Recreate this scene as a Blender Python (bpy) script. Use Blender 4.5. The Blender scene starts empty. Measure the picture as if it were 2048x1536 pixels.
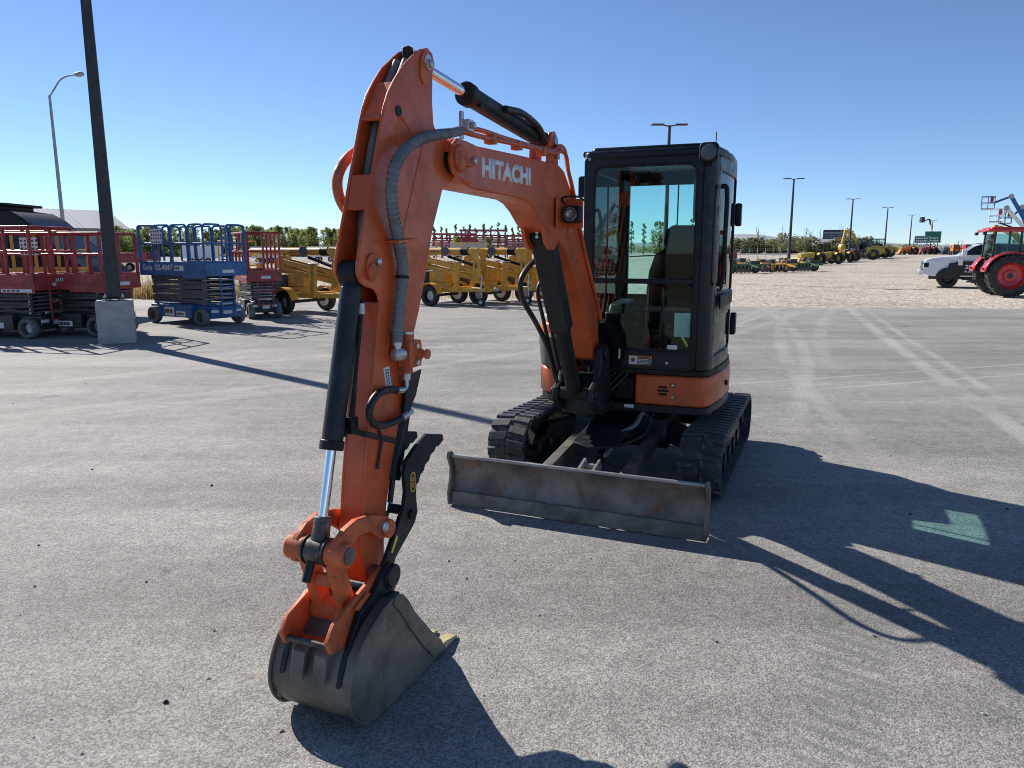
import bpy, bmesh, math, random
from mathutils import Vector, Matrix
random.seed(7)
SC = bpy.context.scene
COL = SC.collection
rad = math.radians

# ---------------------------------------------------------------- camera, sky, sun, exposure
CAM_H = 1.70
cam_d = bpy.data.cameras.new('camera'); cam = bpy.data.objects.new('camera', cam_d); COL.objects.link(cam)
cam_d.sensor_width = 36.0; cam_d.lens = 1479.0/2048.0*36.0
cam_d.clip_start = 0.05; cam_d.clip_end = 40000
cam.location = (0, 0, CAM_H)
cam.rotation_euler = (rad(90) - math.atan2(268.0, 1479.0), 0, 0)
SC.camera = cam
SUN_EL = 34.0
SUN_DIR = Vector((-0.737*math.cos(rad(SUN_EL)), 0.676*math.cos(rad(SUN_EL)), math.sin(rad(SUN_EL))))
W = bpy.data.worlds.new('World'); SC.world = W; W.use_nodes = True
wn = W.node_tree.nodes; wl = W.node_tree.links
sky = wn.new('ShaderNodeTexSky'); sky.sky_type = 'NISHITA'; sky.sun_disc = False
sky.sun_elevation = rad(SUN_EL); sky.sun_rotation = math.atan2(SUN_DIR.x, SUN_DIR.y)
sky.altitude = 3000.0; sky.air_density = 1.0; sky.dust_density = 0.0; sky.ozone_density = 6.5
bg = wn['Background']; bg.inputs['Strength'].default_value = 0.102
hsv = wn.new('ShaderNodeHueSaturation'); hsv.inputs['Saturation'].default_value = 0.95
wl.new(sky.outputs['Color'], hsv.inputs['Color']); wl.new(hsv.outputs[0], bg.inputs['Color'])
sun_d = bpy.data.lights.new('sun', 'SUN'); sun = bpy.data.objects.new('sun', sun_d); COL.objects.link(sun)
sun_d.energy = 5.0; sun_d.angle = rad(0.53); sun_d.color = (1.0, 0.945, 0.87)
sun.rotation_euler = (-SUN_DIR).to_track_quat('-Z', 'Y').to_euler()
SC.view_settings.view_transform = 'Standard'; SC.view_settings.look = 'None'
SC.view_settings.exposure = 0.48; SC.view_settings.gamma = 1.0
SC.cycles.filter_width = 1.0
SC.cycles.max_bounces = 8; SC.cycles.transparent_max_bounces = 24

# ---------------------------------------------------------------- materials
def _nodes(name):
    m = bpy.data.materials.new(name); m.use_nodes = True
    nt = m.node_tree; return m, nt, nt.nodes, nt.links, nt.nodes['Principled BSDF']
def _mix(nt, fac, a, b, blend='MIX'):
    n = nt.nodes.new('ShaderNodeMix'); n.data_type = 'RGBA'; n.blend_type = blend
    for sock, val in ((n.inputs[0], fac), (n.inputs[6], a), (n.inputs[7], b)):
        if hasattr(val, 'default_value'): nt.links.new(val, sock)
        elif isinstance(val, (int, float)): sock.default_value = val
        else: sock.default_value = (*val, 1)
    return n.outputs[2]
def _noise(nt, vec, scale, detail=4, rough=.55, dist=0):
    n = nt.nodes.new('ShaderNodeTexNoise'); n.inputs['Scale'].default_value = scale
    n.inputs['Detail'].default_value = detail; n.inputs['Roughness'].default_value = rough
    n.inputs['Distortion'].default_value = dist
    nt.links.new(vec, n.inputs['Vector']); return n.outputs['Fac']
def _ramp(nt, fac, lo, hi, a=0.0, b=1.0):
    n = nt.nodes.new('ShaderNodeMapRange'); n.interpolation_type = 'SMOOTHSTEP'
    n.inputs[1].default_value = lo; n.inputs[2].default_value = hi
    n.inputs[3].default_value = a; n.inputs[4].default_value = b
    nt.links.new(fac, n.inputs[0]); return n.outputs[0]
def _math(nt, op, a, b=None, c=None):
    n = nt.nodes.new('ShaderNodeMath'); n.operation = op
    for i, v in enumerate((a, b, c)):
        if v is None: continue
        if hasattr(v, 'default_value'): nt.links.new(v, n.inputs[i])
        else: n.inputs[i].default_value = v
    return n.outputs[0]
def _coord(nt, kind='Object'):
    return nt.nodes.new('ShaderNodeTexCoord').outputs[kind]
def _bump(nt, h, strength, dist, bsdf):
    b = nt.nodes.new('ShaderNodeBump'); b.inputs['Strength'].default_value = strength
    b.inputs['Distance'].default_value = dist
    nt.links.new(h, b.inputs['Height']); nt.links.new(b.outputs[0], bsdf.inputs['Normal'])
MATS = {}
def paint(name, col, rough=.45, metal=0.0, var=.18, scale=5.0, dirt=None, dirt_amt=.35, dirt_scale=9.0, bump=0.0, bscale=60, coat=0.0, scratch=None, spec=None, chips=None):
    """painted or plain surface: slow colour drift, patchy dirt, scratches"""
    if name in MATS: return MATS[name]
    m, nt, nd, lk, bs = _nodes(name)
    v = _coord(nt)
    n1 = _noise(nt, v, scale, 5)
    lo = tuple(c*(1-var) for c in col); hi = tuple(min(1, c*(1+var)) for c in col)
    c = _mix(nt, _ramp(nt, n1, .3, .7), lo, hi)
    r = _ramp(nt, _noise(nt, v, scale*3.1, 4), .25, .75, max(.03, rough-.12), min(1, rough+.12))
    if dirt:
        d = _ramp(nt, _noise(nt, v, dirt_scale, 8, .65, .6), .5, .72, 0, dirt_amt)
        c = _mix(nt, d, c, dirt)
        r = _math(nt, 'ADD', r, _math(nt, 'MULTIPLY', d, .4))
    if chips:
        k1 = _ramp(nt, _noise(nt, v, 38, 6, .7), .63, .67, 0, .7)
        k2 = _ramp(nt, _noise(nt, v, 2.2, 4), .40, .62)
        c = _mix(nt, _math(nt, 'MULTIPLY', k1, k2), c, chips)
        mp2 = nd.new('ShaderNodeMapping'); mp2.inputs['Scale'].default_value = (9, 9, .9); lk.new(v, mp2.inputs['Vector'])
        c = _mix(nt, _ramp(nt, _noise(nt, mp2.outputs[0], 4, 5, .6), .52, .75, 0, .22), c, tuple(q*.5 for q in col))
    if scratch:
        mp = nd.new('ShaderNodeMapping'); mp.inputs['Scale'].default_value = (14, 60, 9)
        lk.new(v, mp.inputs['Vector'])
        s = _ramp(nt, _noise(nt, mp.outputs[0], 3.0, 6, .7), .61, .70, 0, .75)
        c = _mix(nt, s, c, scratch)
    lk.new(c, bs.inputs['Base Color']); lk.new(r, bs.inputs['Roughness'])
    bs.inputs['Metallic'].default_value = metal
    if spec is not None: bs.inputs['Specular IOR Level'].default_value = spec
    if coat: bs.inputs['Coat Weight'].default_value = coat; bs.inputs['Coat Roughness'].default_value = .12
    if bump: _bump(nt, _noise(nt, v, bscale, 5), bump, .01, bs)
    MATS[name] = m; return m
def flat(name, col, rough=.6, metal=0.0):
    return paint(name, col, rough, metal, var=.08, scale=11)
def glass(name, tint=(.8, .95, .93), rough=.02):
    if name in MATS: return MATS[name]
    m = bpy.data.materials.new(name); m.use_nodes = True; nt = m.node_tree; nt.nodes.clear()
    out = nt.nodes.new('ShaderNodeOutputMaterial'); mx = nt.nodes.new('ShaderNodeMixShader')
    tr = nt.nodes.new('ShaderNodeBsdfTransparent'); gl = nt.nodes.new('ShaderNodeBsdfGlossy')
    fr = nt.nodes.new('ShaderNodeFresnel'); fr.inputs['IOR'].default_value = 1.38
    v = _coord(nt)
    dust = _ramp(nt, _noise(nt, v, 6, 6, .6), .45, .8, 0, .006)
    df = nt.nodes.new('ShaderNodeBsdfDiffuse'); df.inputs['Color'].default_value = (.6, .58, .52, 1)
    mx2 = nt.nodes.new('ShaderNodeMixShader')
    tr.inputs['Color'].default_value = (*tint, 1); gl.inputs['Roughness'].default_value = rough
    nt.links.new(fr.outputs[0], mx.inputs[0]); nt.links.new(tr.outputs[0], mx.inputs[1]); nt.links.new(gl.outputs[0], mx.inputs[2])
    nt.links.new(dust, mx2.inputs[0]); nt.links.new(mx.outputs[0], mx2.inputs[1]); nt.links.new(df.outputs[0], mx2.inputs[2])
    nt.links.new(mx2.outputs[0], out.inputs['Surface'])
    MATS[name] = m; return m
DUST = (.33, .29, .24)
M = dict(
    orange=paint('orange_paint', (.60, .095, .018), .42, dirt=(.27, .07, .028), dirt_amt=.55, scale=3.5, var=.16, coat=.15, bump=.04, chips=(.14, .08, .06)),
    orange_worn=paint('worn_orange_paint', (.58, .115, .03), .5, dirt=(.13, .075, .05), dirt_amt=.8, scale=9, dirt_scale=16, var=.25, scratch=(.4, .36, .32), bump=.12, chips=(.06, .045, .04)),
    dark=paint('dark_grey_paint', (.011, .0145, .018), .42, dirt=DUST, dirt_amt=.07, dirt_scale=22, var=.25, bump=.03, spec=.35),
    cabblack=paint('cab_black_paint', (.0055, .008, .013), .33, dirt=DUST, dirt_amt=.02, dirt_scale=30, var=.2, spec=.32),
    black=paint('black_plastic', (.009, .0095, .010), .5, dirt=DUST, dirt_amt=.07, spec=.28),
    hose=paint('black_rubber_hose', (.010, .010, .011), .45, dirt=DUST, dirt_amt=.16, scale=20),
    greyhose=paint('grey_spiral_sleeve', (.16, .17, .175), .6, dirt=DUST, dirt_amt=.35, scale=15),
    rubber=paint('track_rubber', (.036, .037, .039), .62, dirt=(.25, .235, .21), dirt_amt=.75, scale=8, dirt_scale=14, bump=.25, bscale=45),
    chrome=paint('chrome_rod', (.78, .79, .80), .10, 1.0, var=.04),
    zinc=paint('zinc_fittings', (.55, .55, .54), .35, .85, dirt=DUST, dirt_amt=.3),
    steel=paint('worn_bucket_steel', (.15, .138, .114), .48, .15, dirt=(.12, .075, .045), dirt_amt=.7, scale=6, dirt_scale=7, var=.35, scratch=(.3, .29, .28), bump=.15, bscale=40),
    blade=paint('worn_blade_steel', (.16, .145, .13), .48, .35, dirt=(.23, .085, .03), dirt_amt=.85, scale=5, dirt_scale=5.5, var=.4, scratch=(.34, .33, .32), bump=.16, bscale=50),
    edge=paint('bright_worn_edge', (.34, .33, .31), .4, .6, dirt=(.2, .14, .1), dirt_amt=.6),
    greasy=paint('greasy_steel', (.075, .065, .058), .38, .5, dirt=(.30, .26, .22), dirt_amt=.7, scale=14, dirt_scale=25, var=.4),
    tooth=paint('worn_yellow_tooth', (.46, .39, .19), .55, dirt=(.2, .17, .12), dirt_amt=.6, scale=20),
    white=flat('white_lettering', (.78, .77, .75), .5),
    decal=flat('white_decal', (.7, .7, .68), .5),
    decal_ink=flat('decal_ink', (.05, .05, .05), .6),
    decal_orange=flat('decal_orange', (.65, .19, .03), .5),
    yellow_decal=flat('yellow_decal', (.75, .68, .05), .5),
    gold=flat('gold_logo', (.5, .32, .06), .5),
    cabglass=glass('tinted_cab_glass', (.81, .945, .93)),
    sideglass=glass('tinted_side_glass', (.74, .90, .88)),
    doorglass=glass('tinted_door_glass', (.52, .65, .63)),
    seat=paint('black_seat_cloth', (.007, .007, .008), .85, bump=.2, bscale=200, spec=.06),
    grey_plastic=paint('grey_plastic', (.10, .105, .11), .6, dirt=DUST, dirt_amt=.2),
    lamp=paint('lamp_reflector', (.42, .43, .45), .2, .9, var=.1, scale=40),
    lampglass=glass('lamp_lens', (.93, .95, .96), .05),
    galv=paint('galvanised_steel', (.42, .43, .44), .45, .7, dirt=DUST, dirt_amt=.25),
    concrete=paint('cast_concrete', (.40, .385, .36), .85, var=.15, scale=4, dirt=(.27, .25, .22), dirt_amt=.5, bump=.3, bscale=30),
    pole=paint('bronze_pole_paint', (.022, .021, .021), .45, dirt=DUST, dirt_amt=.1),
    greypole=paint('grey_pole', (.30, .31, .32), .5, .5),
    red=paint('lift_red_paint', (.32, .034, .032), .45, dirt=DUST, dirt_amt=.35, var=.25),
    blue=paint('lift_blue_paint', (.022, .115, .29), .42, dirt=DUST, dirt_amt=.3, var=.2),
    yellow=paint('machine_yellow_paint', (.66, .345, .04), .45, dirt=DUST, dirt_amt=.35, var=.15),
    yellow2=paint('roller_yellow_paint', (.55, .36, .04), .5, dirt=DUST, dirt_amt=.3),
    green=paint('farm_green_paint', (.03, .10, .035), .5, dirt=DUST, dirt_amt=.3),
    scissor=paint('scissor_grey', (.10, .11, .125), .5, dirt=DUST, dirt_amt=.3),
    scissor_black=paint('scissor_black', (.022, .024, .028), .45, dirt=DUST, dirt_amt=.25),
    tyre=paint('black_tyre', (.022, .022, .023), .75, dirt=DUST, dirt_amt=.3, bump=.2),
    tyre_grey=paint('solid_grey_tyre', (.15, .15, .145), .8, dirt=DUST, dirt_amt=.5),
    whitepaint=paint('white_body_paint', (.78, .78, .78), .25, var=.03, coat=.6),
    carblack=paint('black_body_wrap', (.013, .013, .014), .4, var=.1),
    vanpaint=paint('dark_van_paint', (.014, .016, .020), .5, var=.1, spec=.3),
    autoglass=paint('dark_auto_glass', (.012, .016, .02), .06, var=.05),
    clearglass=glass('clear_vehicle_glass', (.72, .84, .84)),
    tractor_red=paint('tractor_red_paint', (.50, .018, .018), .3, var=.08, coat=.5, dirt=DUST, dirt_amt=.12),
    rust=paint('rust_red_steel', (.30, .065, .075), .7, var=.25, dirt=(.12, .05, .04), dirt_amt=.5),
    beige=paint('grey_cladding', (.42, .42, .39), .6, var=.05),
    roofmetal=paint('pale_roof_metal', (.60, .59, .56), .45, .2, var=.06),
    bark=paint('bark', (.16, .13, .10), .9, var=.3, bump=.3),
    signgreen=flat('road_sign_green', (.01, .15, .075), .5),
    wood=paint('weathered_wood', (.23, .15, .09), .8, var=.3),
    pink=flat('door_pale', (.6, .6, .58)),
)

# ---------------------------------------------------------------- mesh builder
def catmull(pts, n=6):
    P = [Vector(p) for p in pts]; out = []
    for i in range(len(P)-1):
        p0 = P[i-1] if i else P[0]*2-P[1]; p1 = P[i]; p2 = P[i+1]; p3 = P[i+2] if i+2 < len(P) else P[-1]*2-P[-2]
        for k in range(n):
            t = k/n
            out.append(.5*((2*p1)+(p2-p0)*t+(2*p0-5*p1+4*p2-p3)*t*t+(3*p1-p0-3*p2+p3)*t**3))
    out.append(P[-1]); return out
def rrect(x0, x1, y0, y1, r, n=5):
    o = []
    for cx, cy, a in ((x1-r, y1-r, 0), (x0+r, y1-r, 90), (x0+r, y0+r, 180), (x1-r, y0+r, 270)):
        for k in range(n+1):
            an = rad(a+90*k/n); o.append((cx+r*math.cos(an), cy+r*math.sin(an)))
    return o
def basis(d):
    d = Vector(d).normalized(); u = Vector((0, 0, 1)) if abs(d.z) < .95 else Vector((0, 1, 0))
    x = d.cross(u).normalized(); return x, x.cross(d).normalized(), d
class MB:
    def __init__(s): s.v = []; s.f = []
    def add(s, vs, fs):
        o = len(s.v); s.v += [tuple(v) for v in vs]; s.f += [tuple(i+o for i in f) for f in fs]; return s
    def box(s, x0, x1, y0, y1, z0, z1):
        v = [(x, y, z) for x in (x0, x1) for y in (y0, y1) for z in (z0, z1)]
        return s.add(v, [(0,1,3,2), (4,6,7,5), (0,4,5,1), (2,3,7,6), (0,2,6,4), (1,5,7,3)])
    def cbox(s, c, d): return s.box(c[0]-d[0]/2, c[0]+d[0]/2, c[1]-d[1]/2, c[1]+d[1]/2, c[2]-d[2]/2, c[2]+d[2]/2)
    def bar(s, p0, p1, w, h=None, up=None):
        """box beam from p0 to p1, w across, h along 'up'"""
        h = h or w; p0 = Vector(p0); p1 = Vector(p1); d = (p1-p0).normalized()
        u = Vector(up) if up else (Vector((0, 0, 1)) if abs(d.z) < .95 else Vector((1, 0, 0)))
        x = d.cross(u).normalized(); y = x.cross(d).normalized()
        v = []
        for p in (p0, p1):
            for a, b in ((-1, -1), (1, -1), (1, 1), (-1, 1)): v.append(p+x*(a*w/2)+y*(b*h/2))
        return s.add(v, [(3,2,1,0), (4,5,6,7), (0,1,5,4), (1,2,6,5), (2,3,7,6), (3,0,4,7)])
    def cyl(s, p0, p1, r, n=16, r2=None, cap=True):
        p0 = Vector(p0); p1 = Vector(p1); r2 = r if r2 is None else r2
        x, y, d = basis(p1-p0); v = []
        for p, q in ((p0, r), (p1, r2)):
            for k in range(n):
                a = 2*math.pi*k/n; v.append(p+x*(q*math.cos(a))+y*(q*math.sin(a)))
        f = [(k, (k+1) % n, n+(k+1) % n, n+k) for k in range(n)]
        if cap: f += [tuple(range(n-1, -1, -1)), tuple(range(n, 2*n))]
        return s.add(v, f)
    def tube(s, pts, r, n=8, smooth=6):
        P = catmull(pts, smooth) if smooth else [Vector(p) for p in pts]
        x, y, d = basis(P[1]-P[0]); v = []; m = len(P)
        for i, p in enumerate(P):
            t = (P[min(i+1, m-1)]-P[max(i-1, 0)]).normalized()
            x = (x-t*x.dot(t)).normalized(); y = t.cross(x)
            q = r(i/(m-1)) if callable(r) else r
            for k in range(n):
                a = 2*math.pi*k/n; v.append(p+x*(q*math.cos(a))+y*(q*math.sin(a)))
        f = [(i*n+k, i*n+(k+1) % n, (i+1)*n+(k+1) % n, (i+1)*n+k) for i in range(m-1) for k in range(n)]
        f += [tuple(range(n-1, -1, -1)), tuple(range((m-1)*n, m*n))]
        return s.add(v, f)
    def prism(s, poly, lo, hi, ax='y'):
        """poly of two coordinates extruded along ax; ax y: (x,z), ax x: (y,z), ax z: (x,y)"""
        mp = {'y': lambda a, b, c: (a, c, b), 'x': lambda a, b, c: (c, a, b), 'z': lambda a, b, c: (a, b, c)}[ax]
        n = len(poly); v = [mp(a, b, lo) for a, b in poly]+[mp(a, b, hi) for a, b in poly]
        return s.add(v, [tuple(range(n)), tuple(range(2*n-1, n-1, -1))]+[(k, n+k, n+(k+1) % n, (k+1) % n) for k in range(n)])
    def ring(s, outer, inner, lo, hi, ax='x'):
        mp = {'y': lambda a, b, c: (a, c, b), 'x': lambda a, b, c: (c, a, b), 'z': lambda a, b, c: (a, b, c)}[ax]
        n = len(outer); v = []
        for c in (lo, hi):
            v += [mp(a, b, c) for a, b in outer]; v += [mp(a, b, c) for a, b in inner]
        f = []
        for k in range(n):
            j = (k+1) % n
            f += [(k, j, n+j, n+k), (2*n+k, 3*n+k, 3*n+j, 2*n+j), (k, 2*n+k, 2*n+j, j), (n+k, n+j, 3*n+j, 3*n+k)]
        return s.add(v, f)
    def lathe(s, prof, p, d, n=20, close=False, cap0=True):
        """prof: (radius, height along d)"""
        x, y, d = basis(d); p = Vector(p); v = []; m = len(prof)
        for r, h in prof:
            for k in range(n):
                a = 2*math.pi*k/n; v.append(p+d*h+x*(r*math.cos(a))+y*(r*math.sin(a)))
        f = [(i*n+k, i*n+(k+1) % n, (i+1)*n+(k+1) % n, (i+1)*n+k) for i in range(m-1) for k in range(n)]
        if close: f += [((m-1)*n+k, (m-1)*n+(k+1) % n, (k+1) % n, k) for k in range(n)]
        else: f += ([tuple(range(n-1, -1, -1))] if cap0 else [])+[tuple(range((m-1)*n, m*n))]
        return s.add(v, f)
    def mesh(s, name, mat, smooth=True):
        me = bpy.data.meshes.new(name); me.from_pydata(s.v, [], s.f)
        bm = bmesh.new(); bm.from_mesh(me); bmesh.ops.recalc_face_normals(bm, faces=bm.faces)
        bm.to_mesh(me); bm.free()
        if mat: me.materials.append(M[mat] if isinstance(mat, str) else mat)
        if smooth:
            me.polygons.foreach_set('use_smooth', [True]*len(me.polygons))
            try: me.set_sharp_from_angle(angle=rad(38))
            except Exception: pass
        return me
    def build(s, name, mat, parent=None, bevel=0.0, frame=None, smooth=True, label=None):
        return link(name, s.mesh(name, mat, smooth), parent, bevel, frame, label)
def link(name, me, parent=None, bevel=0.0, frame=None, label=None):
    o = bpy.data.objects.new(name, me); COL.objects.link(o)
    if parent: o.parent = parent
    if frame is not None: o.matrix_basis = frame
    if bevel:
        b = o.modifiers.new('bevel', 'BEVEL'); b.width = bevel; b.segments = 2; b.limit_method = 'ANGLE'; b.angle_limit = rad(35); b.harden_normals = False
    if label: o['label'] = label
    return o
def tag(o, label=None, cat=None, group=None, kind=None):
    if label: o['label'] = label
    if cat: o['category'] = cat
    if group: o['group'] = group
    if kind: o['kind'] = kind
    return o
def thing(name, label, cat, loc=(0, 0, 0), rz=0.0, group=None, scale=1.0):
    o = bpy.data.objects.new(name, None); COL.objects.link(o); o.empty_display_size = .2
    o.location = loc; o.rotation_euler = (0, 0, rz); o.scale = (scale,)*3
    return tag(o, label, cat, group)
def copy_tree(o, parent=None):
    c = o.copy(); COL.objects.link(c)
    if parent: c.parent = parent; c.matrix_basis = o.matrix_basis.copy(); c.matrix_parent_inverse = o.matrix_parent_inverse.copy()
    for ch in list(o.children): copy_tree(ch, c)
    return c
def text_mesh(name, body, width, height, mat, fat=0.0, extrude=.0015, lines=1.0):
    """lettering as a thin solid, spanning width x height, lower left at the origin, facing +Z"""
    cu = bpy.data.curves.new(name, 'FONT'); cu.body = body; cu.size = 1.0; cu.offset = fat; cu.resolution_u = 3
    cu.space_line = lines
    ob = bpy.data.objects.new(name+'_tmp', cu); COL.objects.link(ob)
    dg = bpy.context.evaluated_depsgraph_get(); dg.update()
    me = bpy.data.meshes.new_from_object(ob.evaluated_get(dg)); bpy.data.objects.remove(ob); bpy.data.curves.remove(cu)
    xs = [v.co.x for v in me.vertices]; ys = [v.co.y for v in me.vertices]
    sx = width/(max(xs)-min(xs)); sy = height/(max(ys)-min(ys)); x0 = min(xs); y0 = min(ys)
    bm = bmesh.new(); bm.from_mesh(me); bmesh.ops.triangulate(bm, faces=bm.faces)
    ex = bmesh.ops.extrude_face_region(bm, geom=list(bm.faces))
    for g in ex['geom']:
        if isinstance(g, bmesh.types.BMVert): g.co.z += extrude
    for v in bm.verts: v.co.x = (v.co.x-x0)*sx; v.co.y = (v.co.y-y0)*sy
    bmesh.ops.recalc_face_normals(bm, faces=bm.faces)
    bm.to_mesh(me); bm.free(); me.name = name
    me.materials.clear(); me.materials.append(M[mat] if isinstance(mat, str) else mat); return me
def place(org, right, up):
    r = Vector(right).normalized(); u = Vector(up); u = (u-r*u.dot(r)).normalized(); n = r.cross(u)
    m = Matrix.Identity(4)
    for i, c in enumerate((r, u, n, Vector(org))):
        for j in range(3): m[j][i] = c[j]
    return m
def text(name, body, width, height, mat, org, right, up, parent, fat=0.0, lines=1.0, label=None):
    return link(name, text_mesh(name, body, width, height, mat, fat, lines=lines), parent, 0, place(org, right, up), label)

# ---------------------------------------------------------------- ground
def hgt(x, y):
    a = min(1, max(0, (y-70)/80)); b = min(1, max(0, (x-5)/25))
    return .75*a*a*(3-2*a)*b*b*(3-2*b)
def asphalt_mat():
    m, nt, nd, lk, bs = _nodes('weathered_asphalt'); v = _coord(nt)
    sx = nd.new('ShaderNodeSeparateXYZ'); lk.new(v, sx.inputs[0]); X, Y = sx.outputs[0], sx.outputs[1]
    vo = nd.new('ShaderNodeTexVoronoi'); vo.inputs['Scale'].default_value = 150; lk.new(v, vo.inputs['Vector'])
    sp = nd.new('ShaderNodeSeparateXYZ'); lk.new(vo.outputs['Color'], sp.inputs[0])
    agg = sp.outputs[0]
    fine = _noise(nt, v, 420, 3, .7)
    spk = _math(nt, 'ADD', _math(nt, 'MULTIPLY', agg, .65), _math(nt, 'MULTIPLY', fine, .35))
    c = _mix(nt, _ramp(nt, spk, .12, .88), (.145, .143, .141), (.355, .346, .334))
    def mod(c, fac, lo, hi, f0, f1, tint=(1, 1, 1)):
        k = _ramp(nt, fac, lo, hi, f0, f1); cb = nd.new('ShaderNodeCombineXYZ')
        for i in range(3): lk.new(_math(nt, 'MULTIPLY', k, tint[i]), cb.inputs[i])
        return _mix(nt, 1.0, c, cb.outputs[0], 'MULTIPLY')
    c = mod(c, _noise(nt, v, 28, 4, .6), .3, .7, .92, 1.08)
    c = mod(c, _noise(nt, v, 7, 6, .6), .3, .72, .90, 1.12)
    c = mod(c, _noise(nt, v, .55, 5, .6, .4), .36, .68, .90, 1.13, (1.01, 1.0, .985))
    c = mod(c, _noise(nt, v, 1.7, 5, .6), .52, .8, 1.0, .84)
    # paving lanes: long soft streaks along the laying direction
    mp = nd.new('ShaderNodeMapping'); mp.inputs['Rotation'].default_value = (0, 0, rad(-32)); mp.inputs['Scale'].default_value = (.10, .95, 1); lk.new(v, mp.inputs['Vector'])
    ln = _noise(nt, mp.outputs[0], 1.3, 6, .62, .3)
    c = mod(c, ln, .32, .66, .84, 1.17)
    c = mod(c, _noise(nt, v, 2.3, 2, .4), .73, .78, 1.0, .55)
    # dusty tyre marks: arcs (centre, radius, half width, strength), broken up by noise
    arcs = [(341.65,-100.25,353.444,.12,.9,2,40),(440.86,-137.04,458.833,.07,.6,2,40),(58.45,-3.91,56.288,.11,.65,3.2,20),(-45.98,30.37,54.002,.11,.65,3,20),
            (95.14,-22.40,96.417,.14,.5,5,20),(-91.45,291.83,297.762,.035,.8,2.6,12),(-33.17,122.65,119.489,.035,.8,3.6,12),(117.72,-54.55,132.872,.12,.6,3.5,20),
            (1143.31,-618.12,1303.359,.10,.65,4,20),(79.94,-16.23,81.919,.12,.5,4,20),(17.48,-16.47,35.034,.15,.5,-9,0.5),(38.17,-45.33,67.961,.13,.45,-6,1.5),(-31.56,42.69,43.925,.14,.5,-6,1.5),
            (30,-40,59.0,.16,.3,-9,0),(26,-30,52.3,.2,.35,-9,1)]
    brk = _ramp(nt, _noise(nt, v, .8, 5, .65), .32, .6); brk2 = _ramp(nt, _noise(nt, v, 60, 5, .75), .30, .62, .15, 1)
    dust = None
    for cx, cy, r, w, s, xa, xb in arcs:
        dx = _math(nt, 'SUBTRACT', X, cx); dy = _math(nt, 'SUBTRACT', Y, cy)
        d = _math(nt, 'SQRT', _math(nt, 'ADD', _math(nt, 'MULTIPLY', dx, dx), _math(nt, 'MULTIPLY', dy, dy)))
        e = _math(nt, 'ABSOLUTE', _math(nt, 'SUBTRACT', d, r))
        k = _ramp(nt, e, w*.55, w*1.35, s, 0)
        if w > .1:   # grooves of the tyre inside the mark
            g = _math(nt, 'SINE', _math(nt, 'MULTIPLY', e, 150)); k = _math(nt, 'MULTIPLY', k, _ramp(nt, g, -1, .6, .55, 1))
        k = _math(nt, 'MULTIPLY', k, _math(nt, 'MULTIPLY', _ramp(nt, X, xa-.6, xa+.6), _ramp(nt, X, xb-.8, xb+.8, 1, 0)))
        dust = k if dust is None else _math(nt, 'MAXIMUM', dust, k)
    dust = _math(nt, 'MULTIPLY', _math(nt, 'MULTIPLY', _math(nt, 'MULTIPLY', dust, .75), brk), brk2)
    c = _mix(nt, dust, c, (.53, .51, .48))
    # faint lug prints of a tracked machine, lower right
    u = _math(nt, 'SUBTRACT', _math(nt, 'MULTIPLY', X, .891), _math(nt, 'MULTIPLY', Y, .453))
    w_ = _math(nt, 'ADD', _math(nt, 'MULTIPLY', X, .453), _math(nt, 'MULTIPLY', Y, .891))
    band = _ramp(nt, _math(nt, 'ABSOLUTE', _math(nt, 'ADD', u, .02)), .10, .2, 1, 0)
    lug = _ramp(nt, _math(nt, 'SINE', _math(nt, 'ADD', _math(nt, 'MULTIPLY', w_, 68), _math(nt, 'MULTIPLY', u, 12))), -.2, .8)
    lim = _math(nt, 'MULTIPLY', _ramp(nt, w_, 2.2, 2.6), _ramp(nt, w_, 3.6, 4.2, 1, 0))
    c = _mix(nt, _math(nt, 'MULTIPLY', _math(nt, 'MULTIPLY', band, lug), _math(nt, 'MULTIPLY', lim, .6)), c, (.16, .16, .158))
    # dust blown off the gravel along the far edge
    c = _mix(nt, _math(nt, 'MULTIPLY', _ramp(nt, Y, 15, 24, 0, .55), _ramp(nt, _noise(nt, v, .35, 5, .6), .35, .65)), c, (.43, .405, .37))
    c = _mix(nt, 1.0, c, (1.0, .975, .935), 'MULTIPLY')
    lk.new(c, bs.inputs['Base Color']); bs.inputs['Roughness'].default_value = .82
    bs.inputs['Specular IOR Level'].default_value = .35
    h = _math(nt, 'ADD', _math(nt, 'MULTIPLY', vo.outputs['Distance'], -1.2), _math(nt, 'MULTIPLY', fine, .4))
    _bump(nt, h, .5, .003, bs)
    return m
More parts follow.
